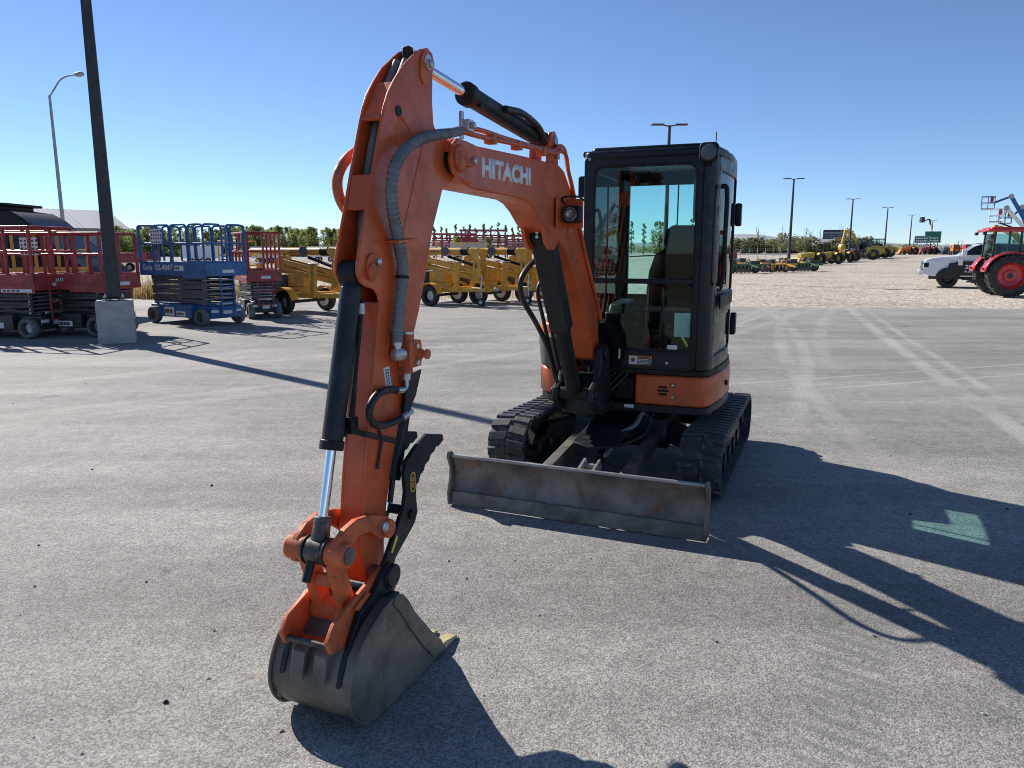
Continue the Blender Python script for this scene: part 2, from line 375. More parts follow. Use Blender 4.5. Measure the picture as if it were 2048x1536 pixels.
def ground_mat(name, a, b, c3, s1, s2, stones=0.0, rough=.95):
    m, nt, nd, lk, bs = _nodes(name); v = _coord(nt)
    c = _mix(nt, _ramp(nt, _noise(nt, v, s1, 7, .65), .35, .65), a, b)
    c = _mix(nt, _ramp(nt, _noise(nt, v, s2, 6, .6), .45, .7, 0, .7), c, c3)
    if stones:
        vo = nd.new('ShaderNodeTexVoronoi'); vo.inputs['Scale'].default_value = stones; lk.new(v, vo.inputs['Vector'])
        sp = nd.new('ShaderNodeSeparateXYZ'); lk.new(vo.outputs['Color'], sp.inputs[0])
        k = _ramp(nt, sp.outputs[0], 0, 1, .45, 1.45)
        mp = nd.new('ShaderNodeMix'); mp.data_type = 'RGBA'; mp.blend_type = 'MULTIPLY'; mp.inputs[0].default_value = 1
        cb = nd.new('ShaderNodeCombineXYZ')
        for i in range(3): lk.new(k, cb.inputs[i])
        lk.new(c, mp.inputs[6]); lk.new(cb.outputs[0], mp.inputs[7]); c = mp.outputs[2]
        _bump(nt, vo.outputs['Distance'], .8, .012, bs)
    lk.new(c, bs.inputs['Base Color']); bs.inputs['Roughness'].default_value = rough
    bs.inputs['Specular IOR Level'].default_value = .2
    return m
M['asphalt'] = asphalt_mat()
M['gravel'] = ground_mat('pale_crushed_gravel', (.44, .38, .305), (.56, .50, .42), (.35, .305, .25), 2.6, .13, 15.0)
M['field'] = ground_mat('dry_field', (.20, .165, .10), (.27, .22, .14), (.13, .13, .065), .06, .012)
M['verge'] = ground_mat('dry_verge', (.25, .20, .125), (.33, .27, .185), (.17, .15, .08), .8, .12, 6.0)
M['road'] = ground_mat('pale_highway', (.30, .295, .285), (.36, .35, .335), (.25, .25, .245), .5, .05)
def sheet(name, poly, z, mat):
    o = MB().add([(x, y, z) for x, y in poly], [tuple(range(len(poly)))]).build(name, mat, smooth=False)
    return tag(o, kind='structure')
sheet('ground', [(-16000, -300), (16000, -300), (16000, 30000), (-16000, 30000)], -.05, 'field')
yard = [(-60, -12), (60, -12), (60, 16.5), (15, 21.7), (6.7, 22.9), (.6, 25.3), (-8, 25.6), (-60, 27.5)]
# slightly ragged asphalt edge on the gravel side
edge = []
for i in range(2, len(yard)-1):
    (xa, ya), (xb, yb) = yard[i], yard[i+1]; n = max(2, int(math.hypot(xb-xa, yb-ya)/.5))
    for k in range(n):
        t = k/n; edge.append((xa+(xb-xa)*t, ya+(yb-ya)*t+random.uniform(-.07, .07)))
slab = yard[:2]+edge+[yard[-1]]
tag(MB().prism(slab, -.20, 0, 'z').build('asphalt_yard', 'asphalt', smooth=False), kind='structure')
g = MB(); NX, NY = 60, 60; xs = [-30+280*i/NX for i in range(NX+1)]; ys = [14+246*j/NY for j in range(NY+1)]
g.add([(x, y, -.012+hgt(x, y)) for y in ys for x in xs], [(j*(NX+1)+i, j*(NX+1)+i+1, (j+1)*(NX+1)+i+1, (j+1)*(NX+1)+i) for j in range(NY) for i in range(NX)])
tag(g.build('gravel_lot', 'gravel'), kind='structure')
sheet('verge', [(-260, 20), (-3, 20), (-3, 60), (-10, 118), (-260, 118)], -.03, 'verge')
sheet('highway', [(-600, 112), (20, 112), (60, 190), (-600, 190)], -.02, 'road')

# loose stones lying on the asphalt
st = MB(); rs = random.Random(3)
def stone(mb, x, y, r):
    n = 6; v = [(x, y, r*rs.uniform(.8, 1.1))]
    for k in range(n):
        a = 2*math.pi*k/n; q = r*rs.uniform(.7, 1.2); v.append((x+q*math.cos(a), y+q*math.sin(a), r*rs.uniform(.25, .6)))
    for k in range(n):
        a = 2*math.pi*k/n+.2; q = r*rs.uniform(.5, .8); v.append((x+q*math.cos(a), y+q*math.sin(a), .001))
    f = [(0, 1+k, 1+(k+1) % n) for k in range(n)]+[(1+k, 1+n+k, 1+n+(k+1) % n, 1+(k+1) % n) for k in range(n)]
    mb.add(v, f)
for k in range(240):
    y = 2.0+(rs.random()**1.6)*17; x = rs.uniform(-.75, .75)*(y+1.5)
    stone(st, x, y, rs.choice([.003, .004, .005, .006, .009]))
M['pebble'] = paint('grey_pebble', (.33, .31, .28), .85, var=.5, scale=3)
M['pebble_dark'] = paint('dark_clod', (.035, .03, .027), .9, var=.4, scale=3)
tag(st.build('loose_stones', 'pebble', smooth=False), 'scattered small grey stones lying on the asphalt', 'stones', kind='stuff')
sd = MB()
for x, y, r in [(-1.32, 2.56, .012), (-2.45, 3.55, .008), (-1.35, 3.1, .007), (-1.05, 4.5, .010), (-1.25, 4.7, .010), (-.9, 4.05, .008), (1.62, 3.05, .008), (-2.2, 5.2, .014), (2.6, 4.6, .012), (3.3, 4.7, .012), (-1.9, 3.6, .008), (-3.3, 5.6, .012), (.9, 3.0, .009)]: stone(sd, x, y, r)
tag(sd.build('dirt_clods', 'pebble_dark', smooth=False), 'small dark dirt clods dropped on the asphalt', 'dirt', kind='stuff')

# ---------------------------------------------------------------- the compact excavator
def frame_at(x, y, th): return Matrix.Translation((x, y, 0)) @ Matrix.Rotation(-rad(90+th), 4, 'Z')
MEX = frame_at(1.0236, 6.0187, 23.0)
ex = thing('compact_excavator', 'orange and black compact excavator with enclosed cab, arm reaching toward the camera', 'excavator', (1.0236, 6.0187, 0), -rad(113.0))
FU = MEX.inverted() @ frame_at(1.0236, 6.0187, 21.5)       # upper structure, slewed a touch
FB = MEX.inverted() @ frame_at(0.562, 5.3435, 23.4)        # boom, swung on its post
def part(mb, name, mat, parent=None, bevel=.004, frame=None, label=None):
    """frame only for direct children of the excavator; sub-parts share their parent's frame"""
    return mb.build(name, mat, parent or ex, bevel, frame if parent is None else None, label=label)

# --- tracks
def track_path(n_arc=14):
    rf, rr, cf, cr, zb, zt = .198, .188, .885, -.775, .245, .235
    P = []
    for k in range(9): P.append((cr+(cf-cr)*k/8, .047 if 0 < k < 8 else .047))
    for k in range(1, n_arc+1):
        a = -90+180*k/n_arc; P.append((cf+rf*math.cos(rad(a)), zb+rf*math.sin(rad(a))))
    for k in range(1, 9): t = k/8; P.append((cf+(cr-cf)*t, zb+rf+(zt+rr-zb-rf)*t-.012*math.sin(math.pi*t)))
    for k in range(1, n_arc): a = 90+180*k/n_arc; P.append((cr+rr*math.cos(rad(a)), zt+rr*math.sin(rad(a))))
    return P
TP = track_path()
def at_len(P, d):
    n = len(P)
    for i in range(n):
        a = Vector((*P[i], 0)); b = Vector((*P[(i+1) % n], 0)); l = (b-a).length
        if d <= l:
            t = (b-a)/l; p = a+t*d; return p.x, p.y, t.x, t.y
        d -= l
TLEN = sum((Vector(TP[i])-Vector(TP[(i+1) % len(TP)])).length for i in range(len(TP)))
lug = MB()   # one chevron lug: local x along the belt, y across, z outward
lug.add([(-.040, -.069, 0), (.034, -.069, 0), (.052, .069, 0), (-.022, .069, 0), (-.032, -.066, .019), (.026, -.066, .019), (.043, .064, .019), (-.014, .064, .019)],
        [(3,2,1,0), (4,5,6,7), (0,1,5,4), (1,2,6,5), (2,3,7,6), (3,0,4,7)])
lug_me = lug.mesh('tread_lug', 'rubber', smooth=False)
lug_m = MB().add([(x, -y, z) for x, y, z in lug.v], [tuple(reversed(f)) for f in lug.f]).mesh('tread_lug', 'rubber', smooth=False)
for side in (-1, 1):
    t0, t1 = (.555, .845) if side > 0 else (-.845, -.555)
    tm = (t0+t1)/2; n = len(TP); v = []; f = []
    for i, (s, z) in enumerate(TP):
        a = Vector(TP[i-1]); b = Vector(TP[(i+1) % n]); tg = (b-a).normalized(); no = Vector((tg.y, -tg.x))
        for t, o in ((t0, -.014), (t0, .006), (t0+.012, .012), (t1-.012, .012), (t1, .006), (t1, -.014)):
            v.append((s+no.x*o, t, z+no.y*o))
    for i in range(n):
        j = (i+1) % n
        for k in range(6): q = (k+1) % 6; f.append((i*6+k, j*6+k, j*6+q, i*6+q))
    belt = part(MB().add(v, f), 'rubber_track', 'rubber', None, 0)
    NL = 44
    for k in range(NL*2):
        row = k % 2; s, z, tx, tz = at_len(TP, (k/2+.0*row)/NL*TLEN)
        no = Vector((tz, 0, -tx)); tg = Vector((tx, 0, tz))
        mt = Matrix.Identity(4); yv = no.cross(tg)
        for c, vec in enumerate((tg, yv, no, Vector((s, tm+(.073 if row else -.073), z))+no*.008)):
            for r in range(3): mt[r][c] = vec[r]
        link('tread_lug', lug_me if (row == 0) == (yv.y > 0) else lug_m, belt, 0, mt)
    to = t1 if side > 0 else t0; inn = -side
    part(MB().prism([(-.70, .13), (.62, .13), (.72, .20), (.62, .31), (.30, .36), (-.40, .36), (-.70, .31)], tm-.07, tm+.07), 'track_frame', 'dark', belt, .006)
    for cs, cz, r, nm in ((.885, .245, .165, 'idler_wheel'), (-.775, .235, .15, 'drive_sprocket')):
        w = MB(); w.lathe([(r*.35, -.055), (r*.8, -.05), (r, -.03), (r, .03), (r*.8, .05), (r*.35, .055)], (cs, tm, cz), (0, 1, 0), 24); w.cyl((cs, tm-.09, cz), (cs, tm+.09, cz), r*.32, 14)
        part(w, nm, 'dark', belt, 0)
    for cs in (-.5, -.22, .06, .34, .62):
        w = MB(); w.lathe([(.045, -.09), (.07, -.085), (.07, -.04), (.05, -.035), (.05, .035), (.07, .04), (.07, .085), (.045, .09)], (cs, tm, .115), (0, 1, 0), 16)
        part(w, 'track_roller', 'dark', belt, 0)
# --- centre frame
c = MB(); c.prism([(-.42, .2), (.42, .2), (.5, .28), (.46, .44), (-.46, .44), (-.5, .28)], -.36, .36)
for a in (-1, 1):
    for b in (-1, 1): c.bar((.30*a, .28*b, .34), (.42*a, .60*b, .26), .16, .13)
part(c, 'undercarriage_frame', 'dark', None, .008)
part(MB().cyl((0, 0, .44), (0, 0, .515), .37, 40), 'slew_ring', 'dark', None, .004)
# --- dozer blade
prof = [(1.700, .062), (1.672, .10), (1.652, .155), (1.645, .21), (1.652, .27), (1.672, .318), (1.694, .342)]
back = [(s-.020, z+.004) for s, z in reversed(prof)]
bl = part(MB().prism(prof+back, -.832, .832), 'dozer_blade', 'blade', None, .002, label='wide scuffed dark steel dozer blade')
part(MB().prism([(1.712, .010), (1.694, .102), (1.676, .098), (1.694, .008)], -.834, .834), 'cutting_edge', 'steel', bl, .003)
part(MB().tube([(1.687, -.83, .347), (1.687, .83, .347)], .0125, 10, 0), 'top_rim', 'edge', bl, 0)
for sgn in (-1, 1):
    part(MB().prism([(1.60, .015), (1.722, .012), (1.728, .10), (1.692, .20), (1.688, .26), (1.728, .345), (1.715, .378), (1.675, .372), (1.60, .30)], sgn*.845-.009, sgn*.845+.009), 'end_plate', 'steel', bl, .002)
rib = MB()
for t in (-.27, .27): rib.prism([(1.40, .10), (1.645, .06), (1.64, .30), (1.52, .30)], t-.05, t+.05)
part(rib, 'mounting_lug', 'dark', bl, .004)
for t in (-.27, .27):
    part(MB().bar((.46, t, .30), (1.46, t, .20), .075, .10), 'blade_arm', 'blade', None, .006)
part(MB().cyl((.50, .02, .40), (1.12, .02, .27), .042, 18), 'blade_cylinder', 'black', None, .003)
part(MB().cyl((1.10, .02, .275), (1.60, .02, .17), .022, 14), 'blade_cylinder_rod', 'chrome', None, 0)
lk_ = MB(); lk_.bar((1.26, -.03, .275), (1.58, -.03, .20), .02, .07); lk_.bar((1.26, .07, .275), (1.58, .07, .20), .02, .07); lk_.cyl((1.3, -.05, .265), (1.3, .09, .265), .018)
part(lk_, 'cylinder_clevis', 'edge', None, .003)
part(MB().add([(.45, -.17, .455), (.45, .17, .455), (1.18, .15, .385), (1.22, -.02, .375), (1.16, -.16, .385), (.45, -.17, .44), (.45, .17, .44), (1.18, .15, .37), (1.22, -.02, .36), (1.16, -.16, .37)],
               [(0,4,3,2,1), (5,6,7,8,9), (0,1,6,5), (1,2,7,6), (2,3,8,7), (3,4,9,8), (4,0,5,9)]), 'cylinder_guard', 'dark', None, .002)
part(MB().tube([(.42, .20, .44), (.60, .20, .50), (.74, .18, .44), (.86, .11, .40), (1.02, .10, .36), (1.14, .07, .30)], .017, 10), 'blade_hose', 'greyhose', None, 0)
part(MB().tube([(.42, .25, .44), (.55, .26, .49), (.70, .25, .38), (.86, .17, .34), (.98, .13, .34)], .014, 10), 'blade_hose', 'hose', None, 0)

# --- upper structure
deck = [(.62, .56), (.60, .62), (.54, .665), (.2, .715), (-.1, .73), (-.4, .70), (-.62, .60), (-.8, .42), (-.89, .15), (-.89, -.15), (-.8, -.42), (-.62, -.62), (-.3, -.73), (.1, -.745), (.33, -.70), (.46, -.60), (.52, -.45), (.60, -.36)]
part(MB().prism(deck, .515, .575, 'z'), 'swing_deck', 'dark', None, .008, FU)
sk = [(.642, .13), (.642, .57), (.628, .622), (.56, .668), (.2, .72), (-.1, .735), (-.4, .705), (-.62, .605), (-.62, .13)]
skirt = part(MB().prism(sk, .58, .80, 'z'), 'skirt_panel', 'orange', None, .014, FU)
vent = MB()
for k in (-1, 0, 1):
    hw = .042 if k == 0 else .032
    vent.prism(rrect(.335-hw, .335+hw, .690+k*.026-.0085, .690+k*.026+.0085, .008, 3), .640, .6455, 'x')
part(vent, 'vent_slots', 'black', skirt, 0)
for t, z in ((.405, .735), (.405, .645), (.612, .7)):
    if t < .6:
        part(MB().lathe([(.024, 0), (.022, .003), (.016, .003), (.015, .001)], (.642, t, z), (1, 0, 0), 16), 'washer', 'orange_worn', skirt, 0)
        part(MB().lathe([(.011, 0), (.011, .007), (.007, .010)], (.643, t, z), (1, 0, 0), 8), 'bolt', 'zinc', skirt, 0)
part(MB().lathe([(.022, 0), (.022, .012), (.012, .016)], (.12, .727, .69), (0, 1, 0), 16), 'panel_lock', 'black', skirt, 0)
part(MB().prism([(s*.985, t*.985) for s, t in sk[:-1]]+[(-.6, -.26), (.62, -.26)], .80, .846, 'z'), 'cab_mount', 'black', None, .008, FU)
# right-hand cover (image left), tank and grey corner panel
rc = [(.505, -.38), (.500, -.56), (.46, -.635), (.36, -.705), (.1, -.748), (-.3, -.735), (-.6, -.63), (-.6, -.30), (.1, -.30), (.1, -.38)]
cover = part(MB().prism(rc, .58, .79, 'z').prism([(a*.97+.0, b) for a, b in rc], .78, 1.14, 'z'), 'engine_cover', 'orange', None, .02, FU)
part(MB().lathe([(.11, 0), (.135, .02), (.150, .20), (.150, .235), (.10, .255)], (.40, -.55, .80), (0, 0, 1), 28), 'corner_panel', 'grey_plastic', cover, .004)
part(MB().prism([(.47, -.40), (.46, -.62), (.30, -.70), (.0, -.72), (.0, -.36)], 1.14, 1.20, 'z'), 'tank_top', 'galv', cover, .02)
part(MB().tube([(.44, -.42, 1.18), (.45, -.52, 1.22), (.36, -.60, 1.36), (.2, -.60, 1.38), (.05, -.60, 1.2)], .016, 10), 'grab_rail', 'black', cover, 0)
for z in (.60, .70): part(MB().cyl((.49, -.47, z), (.49, -.47, z+.075), .07, 20), 'rubber_mount', 'black', cover, .01)
part(MB().prism([(-.6, .60), (-.79, .42), (-.88, .15), (-.88, -.15), (-.79, -.42), (-.6, -.60)], .585, 1.16, 'z'), 'counterweight', 'orange', None, .03, FU)
part(MB().prism([(-.52, .58), (-.7, .42), (-.78, .15), (-.78, -.15), (-.7, -.42), (-.55, -.55), (-.52, -.30)], 1.165, 1.30, 'z'), 'rear_hood', 'dark', None, .03, FU)
# deck clutter left of the skirt: control valve block, pipes
dk = MB(); dk.box(.30, .58, -.02, .11, .60, .76); dk.box(.2, .5, -.28, .10, .58, .66); dk.cyl((.56, .03, .62), (.56, .03, .74), .03)
part(dk, 'valve_block', 'black', None, .006, FU)
for k in range(4):
    part(MB().tube([(.52, .09-.05*k, .74), (.60, .08-.05*k, .80), (.62, .0-.05*k, .72), (.64, -.06-.03*k, .66)], .012, 8), 'hydraulic_hose', 'hose', None, 0, FU)
part(MB().box(.648, .652, .055, .125, .548, .572), 'identification_plate', 'decal', None, 0, FU)

# --- cab (upper frame); front plane at s=.68, side t=.63..71, sill .846, roof 2.40
S0, TL, TR, ZB, ZT = .68, -.275, .562, .846, 2.395
cab = bpy.data.objects.new('cab', None); COL.objects.link(cab); cab.parent = ex; cab.matrix_basis = FU
def cp(mb, name, mat, bevel=.004, label=None): return mb.build(name, mat, cab, bevel, label=label)
outer = rrect(TL, TR, ZB, ZT-.03, .05, 6); inner = rrect(-.205, .528, .985, 2.285, .075, 6)
ff = cp(MB().ring(outer, inner, S0-.045, S0, 'x'), 'front_frame', 'cabblack', .006)
cp(MB().ring(rrect(-.212, .535, .978, 2.292, .08, 6), rrect(-.192, .515, .998, 2.272, .065, 6), S0-.02, S0-.006, 'x'), 'glass_seal', 'black', 0)
cp(MB().prism(rrect(-.195, .518, 1.492, 2.275, .05, 5), S0-.019, S0-.014, 'x'), 'windscreen', 'cabglass', 0)
cp(MB().prism(rrect(-.195, .518, .995, 1.468, .05, 5), S0-.019, S0-.014, 'x'), 'lower_windscreen', 'cabglass', 0)
cp(MB().box(S0-.04, S0-.004, -.20, .525, 1.462, 1.498), 'screen_divider', 'cabblack', .006)
# roof with rounded plan and upturned rim
roofp = [(.69, -.25), (.695, .40), (.688, .53), (.655, .605), (.58, .655), (.2, .705), (-.2, .70), (-.50, .64), (-.55, .50), (-.55, -.22), (-.50, -.275), (.64, -.285)]
cp(MB().prism(roofp, ZT-.065, ZT-.006, 'z').prism([(a*.93+.005, b*.93+.015) for a, b in roofp], ZT-.02, ZT+.022, 'z'), 'roof', 'cabblack', .018)
cp(MB().prism([(a*.95, b*.95+.01) for a, b in roofp], ZB-.002, ZB+.03, 'z'), 'cab_floor', 'dark', 0)
# side structure: sloped posts, door
SD = [(.625, .655), (.30, .695), (-.10, .712), (-.46, .665)]   # plan of the door side
def sidepost(s, t, z0, z1, w, d): return MB().box(s-w/2, s+w/2, t-d, t, z0, z1)
cp(MB().prism([(.64, .555), (.679, .558), (.672, .590), (.650, .622), (.615, .645), (.575, .658), (.555, .66), (.555, .62), (.60, .60)], ZB, ZT-.06, 'z'), 'corner_post', 'cabblack', .012)
cp(MB().prism([(-.44, .60), (-.52, .60), (-.53, .64), (-.46, .672), (-.40, .682), (-.40, .63)], ZB, ZT-.06, 'z'), 'rear_post', 'cabblack', .01)
def sidebar(z0, z1, th=.04, t_in=0.0):
    P = [(.57, .662), (.30, .692), (.10, .706), (-.10, .710), (-.40, .684)]
    return MB().prism([(a, b-t_in) for a, b in P]+[(a, b-th-t_in) for a, b in reversed(P)], z0, z1, 'z')
door = cp(sidebar(1.24, 1.40), 'door', 'cabblack', .006)
sidebar(2.24, 2.335).build('door_top_rail', 'cabblack', door, .006)
sidebar(.85, .945).build('door_bottom_rail', 'cabblack', door, .006)
MB().prism([(.572, .660), (.505, .668), (.505, .63), (.572, .625)], .94, 2.25, 'z').build('door_front_stile', 'cabblack', door, .008)
MB().prism([(-.33, .692), (-.41, .683), (-.41, .645), (-.33, .652)], .94, 2.25, 'z').build('door_rear_stile', 'cabblack', door, .008)
sidebar(1.39, 2.25, .005, .018).build('door_glass', 'doorglass', door, 0)
sidebar(.94, 1.25, .005, .018).build('lower_door_glass', 'cabglass', door, 0)
MB().bar((.5, .69, 1.33), (.12, .735, 1.36), .012, .10).build('door_latch_cover', 'black', door, .01)
MB().tube([(.585, .672, 2.13), (.592, .712, 2.10), (.595, .715, 1.80), (.590, .712, 1.50), (.583, .672, 1.46)], .016, 12, 5).build('grab_handle', 'black', door, 0)
for z in (1.10, 1.98): MB().box(-.46, -.36, .688, .735, z-.09, z+.09).build('hinge', 'black', door, .012)
st_ = MB().box(-.24, -.20, .700, .7025, 1.0, 1.20); st_.build('door_sticker', 'decal', door, 0)
text('sticker_marks', '||||||||||', .13, .022, 'decal_ink', (-.208, .704, 1.03), (0, 0, 1), (1, 0, 0), door)
# the other side wall and rear wall
w = MB(); w.box(.57, .64, TL, TL+.045, ZB, ZT-.06); w.box(-.52, -.44, TL, TL+.05, ZB, ZT-.06); w.box(-.5, .62, TL, TL+.04, ZB, 1.22); w.box(-.5, .62, TL, TL+.04, 2.26, ZT-.05); w.box(.06, .075, TL+.01, TL+.03, 1.2, 2.28)
cp(w, 'side_frame', 'cabblack', .004)
cp(MB().box(-.44, .57, TL+.018, TL+.023, 1.22, 2.26), 'side_glass', 'sideglass', 0)
w = MB(); w.box(-.53, -.49, TL, .63, ZB, 1.32); w.box(-.53, -.49, TL, .63, 2.24, ZT-.05); w.box(-.53, -.49, TL, TL+.07, 1.3, 2.26); w.box(-.53, -.49, .56, .63, 1.3, 2.26); w.box(-.515, -.505, .20, .212, 1.3, 2.26)
cp(w, 'rear_frame', 'cabblack', .004)
cp(MB().box(-.512, -.507, TL+.06, .57, 1.32, 2.24), 'rear_glass', 'cabglass', 0)
# interior
seat = cp(MB().prism(rrect(.02, .54, 1.10, 1.24, .06, 4), -.28, .20, 'x'), 'seat', 'seat', .02)
def seatback():
    m = MB(); sec = []
    for z, w_, s in ((1.22, .25, -.24), (1.35, .27, -.27), (1.52, .26, -.30), (1.66, .22, -.33), (1.72, .13, -.345), (1.76, .15, -.35), (1.86, .14, -.36), (1.90, .09, -.36)):
        sec.append([(s+.06*math.cos(a), .28+w_*math.sin(a)*(1 if abs(math.sin(a)) < .8 else 1), z) for a in [2*math.pi*k/16 for k in range(16)]])
    v = [p for r in sec for p in r]; n = 16
    return m.add(v, [(i*n+k, i*n+(k+1) % n, (i+1)*n+(k+1) % n, (i+1)*n+k) for i in range(len(sec)-1) for k in range(n)]+[tuple(range(n-1, -1, -1)), tuple(range((len(sec)-1)*n, len(sec)*n))])
seatback().build('backrest', 'seat', seat, 0)
MB().box(-.2, .15, .08, .48, .87, 1.10).build('seat_base', 'black', seat, .01)
con = cp(MB().box(-.35, .24, -.22, -.06, .87, 1.22), 'console', 'black', .02)
MB().prism([(.24, 1.19), (.16, 1.28), (-.2, 1.30), (-.3, 1.18)], -.20, -.07).build('armrest', 'black', con, .02)
MB().tube([(.22, -.12, 1.33), (.25, -.12, 1.44), (.24, -.12, 1.52)], .018, 10).build('joystick', 'black', con, 0)
for t in (.16, .27):
    cp(MB().tube([(.42, t, .88), (.44, t, 1.15), (.36, t, 1.42)], .011, 8), 'travel_lever', 'black', 0)
    cp(MB().box(.46, .60, t-.05, t+.05, .90, .925), 'pedal', 'black', .006)
cp(MB().tube([(.56, .50, 2.20), (.60, .50, 2.14), (.60, .50, 1.96), (.56, .50, 1.90)], .010, 8), 'inner_handle', 'galv', 0)
cp(MB().tube([(.62, -.21, 1.98), (.64, -.17, 1.97), (.645, -.15, 1.80), (.63, -.19, 1.68)], .012, 8), 'inner_handle', 'black', 0)
cp(MB().bar((.600, .50, 1.00), (.585, .42, 1.14), .03, .01), 'lock_lever', 'yellow_decal', .004)
cp(MB().box(S0-.030, S0-.028, .40, .53, .99+.10, 1.26), 'paper_sheet', 'decal', 0, 'pale paper sheet stuck inside the lower windscreen')
cp(MB().box(-.506, -.502, .42, .52, 1.98, 2.10), 'rear_window_decal', 'grey_plastic', 0)
tagw = MB().box(S0-.012, S0-.010, .36, .43, 1.0, 1.03); cp(tagw, 'glass_sticker', 'decal', 0)
# outside fittings
lmp = cp(MB().prism(rrect(.535, .660, 2.28, 2.405, .03, 4), .685, .745, 'x'), 'work_lamp', 'black', .006)
MB().lathe([(.046, .008), (.040, .0), (.024, -.012), (.008, -.014)], (.746, .5975, 2.3425), (1, 0, 0), 24, cap0=False).build('lamp_reflector', 'lamp', lmp, 0)
MB().cyl((.744, .5975, 2.3425), (.7465, .5975, 2.3425), .052, 24).build('lamp_bezel', 'grey_plastic', lmp, 0)
MB().cyl((.7555, .5975, 2.3425), (.7575, .5975, 2.3425), .050, 24).build('lamp_lens', 'lampglass', lmp, 0)
MB().box(.66, .70, .58, .62, 2.26, 2.31).build('bracket', 'black', lmp, .004)
for t0_, t1_, z0_, z1_, s_ in ((-.345, -.285, 2.08, 2.23, .58),):
    cp(MB().prism(rrect(t0_, t1_, z0_, z1_, .015, 3), s_-.015, s_+.015, 'x'), 'mirror', 'black', .006)
cp(MB().box(.56, .60, -.30, -.27, 2.14, 2.17), 'mirror_bracket', 'black', .003)
cp(MB().prism(rrect(-.31, -.22, 2.36, 2.40, .012, 3), .50, .60, 'x'), 'roof_clip', 'black', .006)
cp(MB().cyl((-.30, .52, 2.40), (-.30, .52, 2.62), .004, 6), 'antenna', 'black', 0)
cp(MB().tube([(.64, -.24, 2.33), (.69, -.235, 2.335)], .01, 8, 0), 'bolt', 'zinc', 0)
for t in (-.05, .36): cp(MB().lathe([(.012, 0), (.012, .006), (.007, .009)], (S0, t, .90), (1, 0, 0), 10), 'bolt', 'zinc', 0)
# warning decal under the windscreen
dc = cp(MB().box(S0+.001, S0+.003, .085, .255, .878, .945), 'warning_decal', 'decal_orange', 0, 'orange white and black warning decal')
MB().box(S0+.003, S0+.0042, .088, .148, .882, .941).build('pictogram_field', 'decal', dc, 0)
MB().box(S0+.003, S0+.0042, .153, .251, .882, .926).build('text_field', 'decal_ink', dc, 0)
star = []
for k in range(16): a = 2*math.pi*k/16; r = .024 if k % 2 == 0 else .010; star.append((.118+r*math.cos(a), .912+r*math.sin(a)))
MB().prism(star, S0+.0042, S0+.0055, 'x').build('pictogram', 'decal_ink', dc, 0)
text('warning_title', 'WARNING', .088, .010, 'decal_ink', (S0+.0034, .158, .930), (0, 1, 0), (0, 0, 1), dc, .01)
wt = MB(); rq = random.Random(4)
for k in range(4):
    y_ = .157
    while y_ < .235: q_ = rq.uniform(.008, .02); wt.box(S0+.0043, S0+.0048, y_, y_+q_, .886+.010*k, .8915+.010*k); y_ += q_+.004
wt.build('warning_print', 'decal', dc, 0)
lowp = cp(MB().box(S0-.004, S0+.001, .27, .53, .868, .955), 'front_cover_strip', 'dark', .002)

# --- swing post (boom frame)
sp_ = MB(); sp_.box(-.06, .13, -.15, .15, .53, .70); sp_.cyl((.0, 0, .50), (.0, 0, .80), .085, 24); sp_.box(.10, .22, -.13, .13, .55, .67)
post = part(sp_, 'swing_post', 'dark', None, .014, FB)
for sgn in (-1, 1):
    part(MB().prism([(-.07, .62), (.26, .58), (.38, .68), (.36, .76), (.26, .80), (.20, .90), (.17, 1.02), (.10, 1.055), (.02, 1.03), (-.05, .92)], sgn*.128-.022, sgn*.128+.022), 'post_cheek', 'dark', post, .008)
    part(MB().cyl((.10, sgn*.150, .98), (.10, sgn*.168, .98), .05, 20), 'pin_boss', 'dark', post, .004)
    part(MB().cyl((.32, sgn*.150, .72), (.32, sgn*.165, .72), .038, 18), 'pin_boss', 'dark', post, .004)
part(MB().box(.22, .24, -.10, .10, .70, .74).cyl((.24, -.07, .72), (.27, -.07, .72), .012).cyl((.24, .06, .72), (.27, .06, .72), .012), 'hose_clamp', 'zinc', post, .002)
part(MB().prism([(-.3, .52), (.08, .52), (.10, .56), (.05, .60), (-.3, .60)], -.14, .14), 'swing_bracket', 'dark', None, .01, FB)
part(MB().prism([(-.3, .74), (.04, .74), (.06, .77), (.04, .80), (-.3, .80)], -.12, .12), 'swing_bracket', 'dark', None, .01, FB)

# --- boom
btop = [(2.262, 2.110), (2.245, 2.150), (2.215, 2.168), (2.10, 2.172), (1.993, 2.163), (1.5, 2.178), (1.02, 2.188), (.90, 2.186), (.81, 2.160), (.68, 2.055), (.56, 1.885), (.441, 1.700), (.29, 1.525), (.142, 1.345), (.055, 1.20), (.03, 1.05), (.035, .96)]
bbot = [(.10, .925), (.165, .95), (.22, 1.09), (.40, 1.32), (.61, 1.56), (.78, 1.70), (.92, 1.775), (1.05, 1.80), (1.17, 1.84), (1.27, 1.905), (1.36, 1.945), (1.45, 1.962), (2.05, 1.972), (2.14, 1.99), (2.22, 2.04)]
boom = part(MB().prism(btop+bbot, -.08, .08), 'boom', 'orange', None, .007, FB, 'long orange boom with white lettering')
letters = text('lettering', 'HITACHI', .605, .092, 'white', (1.952, .0803, 2.030), (-1, 0, .012), (0, 0, 1), boom, .06)
